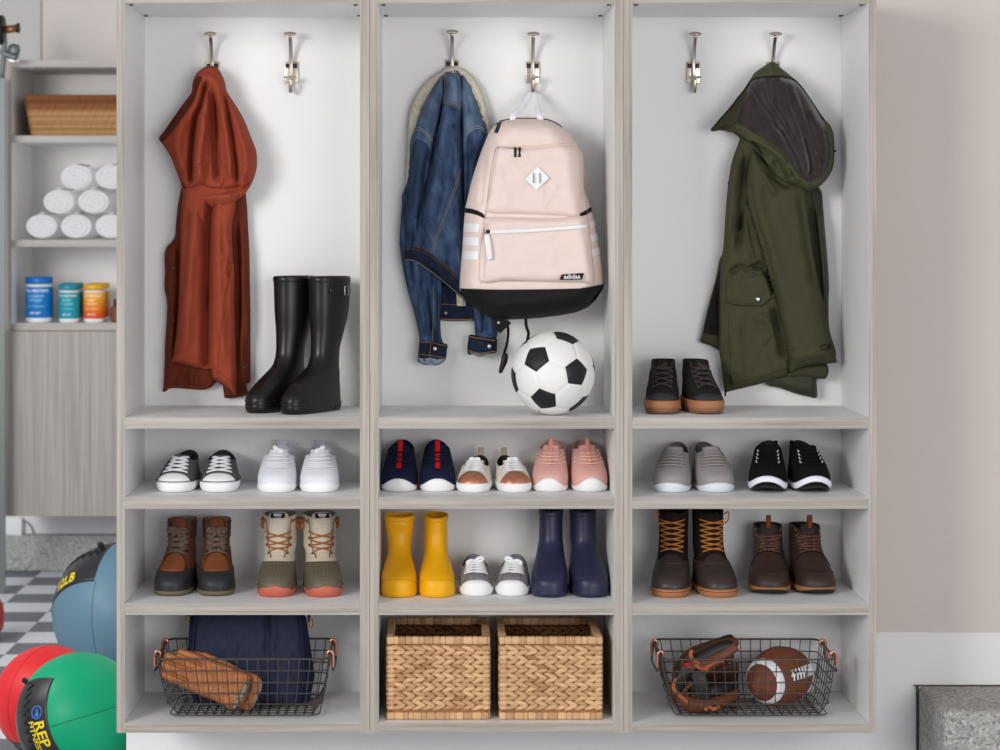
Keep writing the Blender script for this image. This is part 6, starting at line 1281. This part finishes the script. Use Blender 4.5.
# ================================================================== wire baskets
wire = M('dark_wire', (84, 79, 76), .4, .6); cop = M('rose_copper', (226, 150, 128), .28, .9)
def wirebasket(label, xl, xr, xbl, xbr, y0, y1, zr, nx, ny, zs):
    """zs: heights of the level hoops from bottom to rim"""
    z0 = ZD+.0024; t = thing('wire_basket', label, 'basket', ((xl+xr)/2, (y0+y1)/2, ZD+.0008), 0, 'dark wire baskets in the bottom cubbies'); O = t.location
    hw = .0016
    def ring(z, r=.022):
        f = max(0, min(1, (z-z0)/(zr-z0))); f = f**.75
        a = xbl+(xl-xbl)*f; b = xbr+(xr-xbr)*f; c = y0+.018*(1-f); d = y1-.018*(1-f); P = []
        for (cx, cy, s0) in ((b-r, d-r, 0), (a+r, d-r, 1), (a+r, c+r, 2), (b-r, c+r, 3)):
            for i in range(6): an = (s0+i/5)*PI/2; P.append(Vector((cx+r*math.cos(an), cy+r*math.sin(an), z)))
        return P
    q = MB()
    for z in zs: q.tube(ring(z), hw, 6, closed=True)
    def edge(f_, z, side):
        f = max(0, min(1, (z-z0)/(zr-z0)))**.75; a = xbl+(xl-xbl)*f; b = xbr+(xr-xbr)*f; c = y0+.018*(1-f); d = y1-.018*(1-f); return a, b, c, d
    zz = [zr, zr-.035, z0+.075, z0+.040, z0+.018, z0+.006]
    for i in range(nx):
        u = .045+.91*i/(nx-1); P = []
        for s in (0, 1):
            col = []
            for k, z in enumerate(zz):
                a, b, c, d = edge(0, z, 0); y = (c, d)[s]; inn = (0, 0, .001, .004, .010, .022)[k]; col.append((a+(b-a)*u, y+(inn if s == 0 else -inn), z))
            P.append(col)
        q.tube(smooth_path(P[0]+[(P[0][-1][0], P[0][-1][1]+.02, z0)]+[(P[1][-1][0], P[1][-1][1]-.02, z0)]+P[1][::-1], 3), hw*.9, 6)
    for i in range(ny):
        v = .10+.80*i/(ny-1); P = []
        for s in (0, 1):
            col = []
            for k, z in enumerate(zz):
                a, b, c, d = edge(0, z, 0); x = (a, b)[s]; inn = (0, 0, .001, .004, .010, .022)[k]; col.append((x+(inn if s == 0 else -inn), c+(d-c)*v, z))
            P.append(col)
        q.tube(smooth_path(P[0]+[(P[0][-1][0]+.02, P[0][-1][1], z0+.0006)]+[(P[1][-1][0]-.02, P[1][-1][1], z0+.0006)]+P[1][::-1], 3), hw*.9, 6)
    q.build('wire_mesh', wire, t, O)
    q = MB(); q.tube(ring(zr), .0026, 8, closed=True); q.build('rim', wire, t, O)
    for s, x in ((-1, xl), (1, xr)):
        ya, yb = y0+.055, y1-.06; q = MB(); X = x+s*.0035
        q.tube(smooth_path([(X, ya, zr+.004), (X+s*.004, ya, zr-.025), (X+s*.006, ya+.012, zr-.042), (X+s*.006, yb-.012, zr-.042), (X+s*.004, yb, zr-.025), (X, yb, zr+.004)], 6), .0028, 8); h = q.build('handle', wire, t, O)
        for y in (ya, yb):
            q = MB(); q.tube(smooth_path([(x-s*.004, y, zr-.006), (x-s*.005, y, zr+.004), (x+s*.002, y, zr+.010), (x+s*.009, y, zr+.002), (x+s*.010, y, zr-.016), (x+s*.009, y, zr-.032)], 6), .0036, 8); q.build('copper_clasp', cop, h, O)
    return t
zf = lambda py: PX(0, py, .035).z
wirebasket('dark wire basket with copper clasps holding the navy bag and tan gloves', -.7085, -.2735, -.672, -.300, .034, .300, zf(659), 16, 8, [ZD+.0024+.006, zf(705), zf(694), zf(683), zf(671)])
wirebasket('dark wire basket with copper clasps holding the baseball glove and football', .570, 1.0060, .605, .985, .034, .300, zf(659.5), 16, 8, [ZD+.0024+.006, zf(705), zf(694), zf(683), zf(672)])
BZ = ZD+.0105
# ------------------------------------------------------------------ navy quilted bag
nq = M('navy_quilt', (46, 50, 69), .85, bump=.003, bs=26, var=.25, vs=14, rgb2=(35, 38, 58)); nqd = M('navy_gusset', (32, 36, 60), .8, bump=.002, bs=60); gd = M('gold_ring', (200, 164, 90), .3, 1.0)
t = thing('quilted_bag', 'navy quilted bag standing in the wire basket behind the tan gloves', 'bag', (-.488, .2, BZ)); O = t.location
def bagpt(u, v, w):
    """u -1..1 across, v 0..1 up, w 0 front 1 back"""
    wd = .147-.014*v-.020*max(0, 1-v/.25)-.016*max(0, v-.86)/.14; top = BZ+.242; yf = .160+.034*v; yb = .252+.006*v
    z = BZ+.003+(top-BZ)*v; x = -.486+u*wd-.004*v
    return Vector((x, yf+(yb-yf)*w, z))
q = MB(); n, m = 110, 100; G = []
for i in range(m+1):
    v = i/m; r = []
    for j in range(n+1):
        u = -1+2*j/n; p = bagpt(u, v, 0); ed = (1-abs(u)**6)*(1-abs(2*v-1)**8)
        qd = .0045*(abs(math.sin(u*14+v*13))**.5*abs(math.sin(u*14-v*13))**.5); fold = .016*math.exp(-((u-.42-.10*v)/.07)**2)*v - .016*math.exp(-((u-.30-.10*v)/.05)**2)*v + .008*math.exp(-((u+.25-.1*math.sin(v*5))/.09)**2)*v
        p.y -= (.020*ed + qd*ed + fold); r.append(tuple(p))
    G.append(r)
q.grid(np.array(G)); q.build('front_panel', nq, t, O)
q = MB(); cs = []
for i in range(m+1):
    v = i/m; a, b = bagpt(1, v, 0), bagpt(1, v, 1); c, d = bagpt(-1, v, 1), bagpt(-1, v, 0)
    cs.append([tuple(a)]+[tuple(a.lerp(b, k/6)+Vector((.030*math.sin(PI*k/6)*(1-.6*v), 0, 0))) for k in range(1, 6)]+[tuple(b)]+[tuple(b.lerp(c, k/6)+Vector((0, .01*math.sin(PI*k/6), 0))) for k in range(1, 6)]+[tuple(c)]+[tuple(c.lerp(d, k/6)-Vector((.020*math.sin(PI*k/6), 0, 0))) for k in range(1, 6)]+[tuple(d)])
q.grid(np.array(cs)); top = [bagpt(-1+2*j/n, 1, 0)-Vector((0, .0, 0)) for j in range(n+1)]; tb = [bagpt(-1+2*j/n, 1, 1) for j in range(n+1)]
q.grid(np.array([[tuple(p) for p in top], [tuple(p.lerp(r_, .5)+Vector((0, 0, .004))) for p, r_ in zip(top, tb)], [tuple(r_) for r_ in tb]])); q.add([bagpt(-1, 0, 0), bagpt(1, 0, 0), bagpt(1, 0, 1), bagpt(-1, 0, 1)], [[0, 3, 2, 1]]); q.build('gusset', nqd, t, O)
q = MB(); q.tube([bagpt(1, i/20, -.02)+Vector((.002, -.004, 0)) for i in range(21)], .0032, 7); q.build('piping', nqd, t, O); q = MB(); q.tube([bagpt(-1, i/20, -.02)+Vector((-.002, -.004, 0)) for i in range(21)], .0032, 7); q.build('piping', nqd, t, O)
for s, v in ((1, .82), (-1, .88)):
    c = bagpt(s, v, .3)+Vector((s*.022, -.004, 0)); q = MB(); q.tube([c+Vector((s*.006*math.cos(a)+s*.004, -.004*math.sin(a), .012*math.sin(a))) for a in [2*PI*i/16 for i in range(16)]], .0018, 6, closed=True); rg = q.build('strap_ring', gd, t, O)
    q = MB(); q.tube(smooth_path([c+Vector((0, 0, .004)), c+Vector((-s*.006, 0, .03)), bagpt(s*.9, 1.0, .35)+Vector((0, 0, .004)), bagpt(s*.55, 1.0, .4)+Vector((0, 0, .007))], 5), 0, 8, flat=(.007, .002), nrm=[(s*.7, -.3, .6)]*16); q.build('strap', nqd, t, O)
# ------------------------------------------------------------------ tan leather gloves
tanl = M('tan_leather', (178, 112, 66), .5, var=.3, vs=30, rgb2=(156, 92, 52), bump=.0004, bs=300); fur = M('grey_fur', (168, 152, 138), .95, var=.9, vs=160, rgb2=(96, 84, 76), bump=.004, bs=300); 
t = thing('leather_glove', 'tan leather glove lying on top, its fur-lined cuff open at the front', 'glove', (PX(205, 0, .09).x, .1, BZ), 0, 'tan leather gloves in the wire basket'); O = t.location
g1 = Relief([(177.5,650),(181,648.8),(186,649.6),(196,652.6),(206,656.6),(215,660.4),(225,664),(236,668.5),(245,671.5),(250,674.5),(251,679),(248,688),(241,699),(235,706.5),(231.8,710.5),(228,709),(224,706),(214,701),(204,697),(194,693),(184,688.5),(174,684),(166,680.5),(161.5,677),(161.4,672.5),(162,669),(160.8,666.5),(160.8,663),(162,660.8),(164,660.8),(163.6,656.5),(165.4,653),(169.6,652),(176.5,654.2)], .078, .020, 6,
    [('g', [(163,660.5),(172,663.5),(182,667),(192,671)], 1.5, -.012, .05), ('g', [(176,654),(184,657.5),(194,661.5),(203,666)], 1.5, -.012, .05), ('g', [(160,668.6),(170,673),(182,678),(190,682)], 1.5, -.012, .05), ('g', [(205,672),(214,680),(224,692)], 2, -.003), ('g', [(196,658),(200,664)], 1.6, -.004), ('g', [(178,672),(182,668)], 1.4, -.003), ('c', [(214,662),(222,672),(228,688)], 3, .003), ('g', [(222,668),(236,676)], 2, -.003)], noise=(.002, 7, 7), step=1.2)
g1.mesh(q := MB()); g_ = q.build('shell', tanl, t, O, solid=.004)
q = MB(); g1.cord(q, [(247.6,676),(246,684),(240,695),(233,707)], .0010, .0006); g1.cord(q, [(196,655),(214,662.5),(232,669),(246,674.5)], .0006, .0004); q.build('stitching', M('brown_thread', (128, 72, 36), .8), g_, O)
q = MB(); W = g1.pts([(248.5,680),(246.5,686),(243,692),(239,698.5),(235.5,704.5),(233,709)], .004); q.tube(smooth_path(W, 4), [.003, .004, .0055, .0068, .0075, .008, .0082, .0085, .0086, .0086, .0086, .0086, .0085, .0082, .008, .0076, .007, .006, .005, .004, .003][:21], 10); q.build('fur_lining', fur, t, O)
t = thing('leather_glove', 'tan leather glove underneath, its cuff edge showing beside the quilted bag', 'glove', (PX(225, 0, .12).x, .125, BZ), 0, 'tan leather gloves in the wire basket'); O = t.location
g2 = Relief([(204,652),(214,655.5),(228,661.5),(240,668),(251,672.5),(257,674.5),(261,678.5),(262.4,684),(261,691),(257.5,699),(253.5,705),(250.6,710.5),(246.4,711),(242.5,709.6),(236,707),(226,702),(206,688),(186,676),(176,664),(186,652)], .098, .013, 6, [('g', [(253,677),(252,690),(247,702),(243,709)], 1.6, .004), ('g', [(249,676),(248,690),(243,703)], 1.6, -.005)], noise=(.002, 7, 7), step=1.3)
g2.mesh(q := MB()); g_ = q.build('shell', tanl, t, O, solid=.004)
q = MB(); W = g2.pts([(261,681),(260.4,687),(257.8,694),(254.4,701),(251.6,707.5)], .001); q.tube(smooth_path(W, 4), .0042, 9); q.build('fur_lining', fur, t, O)
# ------------------------------------------------------------------ football
fb_l = M('brown_pebbled_leather', (122, 66, 42), .55, bump=.0012, bs=420, bkind='voronoi', var=.3, vs=20, rgb2=(104, 54, 34)); wst = M('painted_white', (232, 234, 238), .55, bump=.0005, bs=300)
R_ = .0745; A_ = .124; C = Vector((PX(780, 0, .152).x, .152, BZ+.0748)); ax = Vector((-math.sin(.76), -math.cos(.76), -.05)).normalized(); up = (Vector((0, 0, 1))-ax*ax.z).normalized(); sd = ax.cross(up)
t = thing('football', 'brown leather football with white stripe and laces in the wire basket', 'ball', (C.x, C.y, BZ)); O = t.location
def fpt(s, a, o=0.0):
    """s -1..1 along axis, a angle"""
    r = R_*(max(0, 1-abs(s)**2))**.80+o; return C+ax*(A_*s)+(up*math.cos(a)+sd*math.sin(a))*r
S_ = [math.sin(PI/2*(-1+2*i/44))*.9995 for i in range(45)]
q = MB(); q.grid(np.array([[tuple(fpt(s, 2*PI*j/56, 0)) for j in range(56)] for s in S_]), close_u=True); q.build('ball_shell', fb_l, t, O)
q = MB(); 
for sg in (1, -1):
    q = MB(); q.grid(np.array([[tuple(fpt(sg*(.50+.17*i/6), 2*PI*j/56, .0009 if 0 < i < 6 else -.0006)) for j in range(56)] for i in range(7)]), close_u=True); q.build('white_stripe', wst, t, O)
la = None; best = 9
for k in range(360):                                              # laces face up and to the right of the viewer
    a = math.radians(k); d = (up*math.cos(a)+sd*math.sin(a)); e = (d-Vector((.30, -.90, .22)).normalized()).length
    if e < best: best, la = e, a
q = MB(); q.tube([fpt(.36-.78*i/20, la, .0025) for i in range(21)], .0028, 7)
for i in range(8):
    s = .32-.66*i/7; q.tube([fpt(s, la+w_, .0030+.0016*(1-abs(w_)/.2)) for w_ in (-.19, -.1, 0, .1, .19)], .0026, 7)
q.build('laces', wst, t, O)
q = MB(); q.tube([fpt(-.97+1.94*i/50, la+PI/2, .0002) for i in range(51)], .0010, 5); q.build('seam', M('leather_seam', (70, 36, 24), .7), t, O)
# ------------------------------------------------------------------ baseball glove
gbk = M('black_glove_leather', (30, 27, 27), .45, bump=.0006, bs=200); gbr = M('brown_glove_leather', (104, 54, 28), .5, var=.5, vs=25, rgb2=(66, 32, 18), bump=.0005, bs=200); gor = M('rawhide_orange', (162, 84, 42), .55)
t = thing('baseball_glove', 'black and brown baseball glove lying open beside the football', 'glove', (PX(695, 0, .15).x, .15, BZ)); O = t.location
def gl(px, py, Y): return PX(740-(740-px)*.93, py, Y)
Yg = [.085, .115, .148, .180, .21]
# four finger stalls fan from the heel up to the right, one behind the other
tips = [(735, 646), (738.5, 642), (734, 638), (722, 637)]
for i, (tx, ty) in enumerate(tips):
    Y = Yg[i]; P = smooth_path([gl(672, 690-2*i, Y), gl(676, 678-3*i, Y), gl(688, 665-3*i, Y+.004), gl(706, 655-2*i, Y+.006), gl(722, (648+ty)/2, Y+.006), gl(tx, ty, Y+.004)], 6); n = len(P)
    r = [.010+.010*math.sin(PI*min(1, k/(n-1)*.85+.1))**.8 for k in range(n)]; r[-1] = .006
    MB().tube(P, r, 12).build('finger_stall', gbk if i % 2 == 0 else gbr, t, O)
q = MB(); G = []
for i in range(9):
    v = i/8; r = []
    for j in range(9):
        u = j/8; p = gl(674+58*u, 688-40*u-3*math.sin(PI*u), .08+.13*v); p.z += -.012*math.sin(PI*v)-.012; r.append(tuple(p))
    G.append(r)
q.grid(np.array(G)); q.build('palm_face', gbr, t, O, solid=.008)
q = MB(); P = smooth_path([gl(678, 672, .075), gl(692, 664, .072), gl(708, 661, .072), gl(724, 654, .074), gl(736, 646, .078)], 6); q.tube(P, 0, 8, flat=(.012, .004), nrm=[(0, -1, .3)]*len(P)); q.build('brown_edge', gbr, t, O)
# thumb and lower leaf
P = smooth_path([gl(668, 684, .10), gl(676, 697, .095), gl(688, 704, .09), gl(704, 704, .09), gl(722, 700, .10), gl(738, 692, .12)], 6); n = len(P); q = MB(); q.tube(P, [.012+.009*math.sin(PI*k/(n-1))**.7 for k in range(n)], 12); q.build('thumb_stall', gbr, t, O)
P = smooth_path([gl(670, 676, .12), gl(684, 682, .10), gl(700, 690, .095), gl(716, 690, .10), gl(736, 684, .13)], 6); n = len(P); q = MB(); q.tube(P, [.011+.009*math.sin(PI*k/(n-1))**.7 for k in range(n)], 12); q.build('thumb_pad', gbk, t, O)
P = smooth_path([gl(690, 668, .085), gl(697, 680, .078), gl(701, 692, .078), gl(700, 708, .085)], 6); q = MB(); q.tube(P, 0, 10, flat=(.020, .006), nrm=[(0, -1, .1)]*len(P)); q.build('web_strap', gbk, t, O)
q = MB(); G = []
for i in range(7):
    r = []
    for j in range(9):
        u, v = j/8, i/6; p = gl(704+34*u, 668+40*v-6*u*(1-v), .13+.05*math.sin(PI*v)); r.append(tuple(p))
    G.append(r)
q.grid(np.array(G)); q.build('pocket', M('pocket_brown', (74, 40, 24), .6), t, O, solid=.006)
for W in ([(671, 678), (668.5, 688), (674, 694), (681, 700), (684.5, 704)], [(692, 664), (697, 668), (705, 667), (714, 662), (722, 661)], [(688, 650), (687, 655), (690, 660), (697, 664)], [(702, 710), (707, 707), (712, 709), (718, 706)]):
    P = smooth_path([gl(x, y, .066) for x, y in W], 5); q = MB(); q.tube(P, 0, 8, flat=(.0050, .0018), nrm=[(0, -1, .2)]*len(P)); q.build('rawhide_lace', gor, t, O)
q = MB(); q.ell(gl(702, 669, .066), (.012, .006, .008), None, 12, 8); q.build('lace_knot', gor, t, O)
q = MB(); P = [gl(x, y, .072) for x, y in ((680, 666), (684, 664), (688.5, 663.5))]; q.tube(P, 0, 8, flat=(.006, .002), nrm=[(0, -1, .2)]*3); q.build('red_patch', M('red_patch', (170, 20, 30), .6), t, O)
# ================================================================== light, sky, camera
def area(name, loc, target, size, power, col=(1, 1, 1), sy=None):
    L = bpy.data.lights.new(name, 'AREA'); L.energy = power; L.size = size; L.color = col
    if sy: L.shape = 'RECTANGLE'; L.size_y = sy
    o = bpy.data.objects.new(name, L); COL.objects.link(o); o.location = loc
    o.rotation_euler = (Vector(target)-Vector(loc)).to_track_quat('-Z', 'Y').to_euler(); return o
area('key_window_light', (-3.3, -4.6, 2.5), (.1, .2, 1.2), 1.7, 176, (1.0, .985, .965), 1.7)
area('soft_fill_light', (2.4, -5.6, 1.5), (.3, .2, .9), 3.0, 118, (1.0, .99, .985), 2.4)
area('cabinet_fill_light', (-2.7, 0.4, 1.9), (-1.4, 4.2, 1.3), 1.5, 46, (1.0, 1.0, 1.0), 1.4)  # unseen fill lamp, added to brighten the far cabinet
w = bpy.data.worlds.new('daylight'); w.use_nodes = True; SC.world = w
bg = w.node_tree.nodes['Background']; bg.inputs['Color'].default_value = (.95, .97, 1.0, 1); bg.inputs['Strength'].default_value = .40
cam = bpy.data.cameras.new('camera'); co = bpy.data.objects.new('camera', cam); COL.objects.link(co)
co.location = (0, -CD, EYE); co.rotation_euler = (PI/2, 0, 0)
cam.sensor_width = 36; cam.sensor_fit = 'HORIZONTAL'; cam.lens = 36*FPX/1000
cam.shift_x = (500-VX)/1000; cam.shift_y = (VY-375)/1000; cam.clip_end = 60
cam.dof.use_dof = True; cam.dof.focus_distance = CD+.12; cam.dof.aperture_fstop = 5.0
SC.camera = co
SC.view_settings.view_transform = 'Standard'; SC.view_settings.look = 'None'; SC.view_settings.exposure = 0; SC.view_settings.gamma = 1
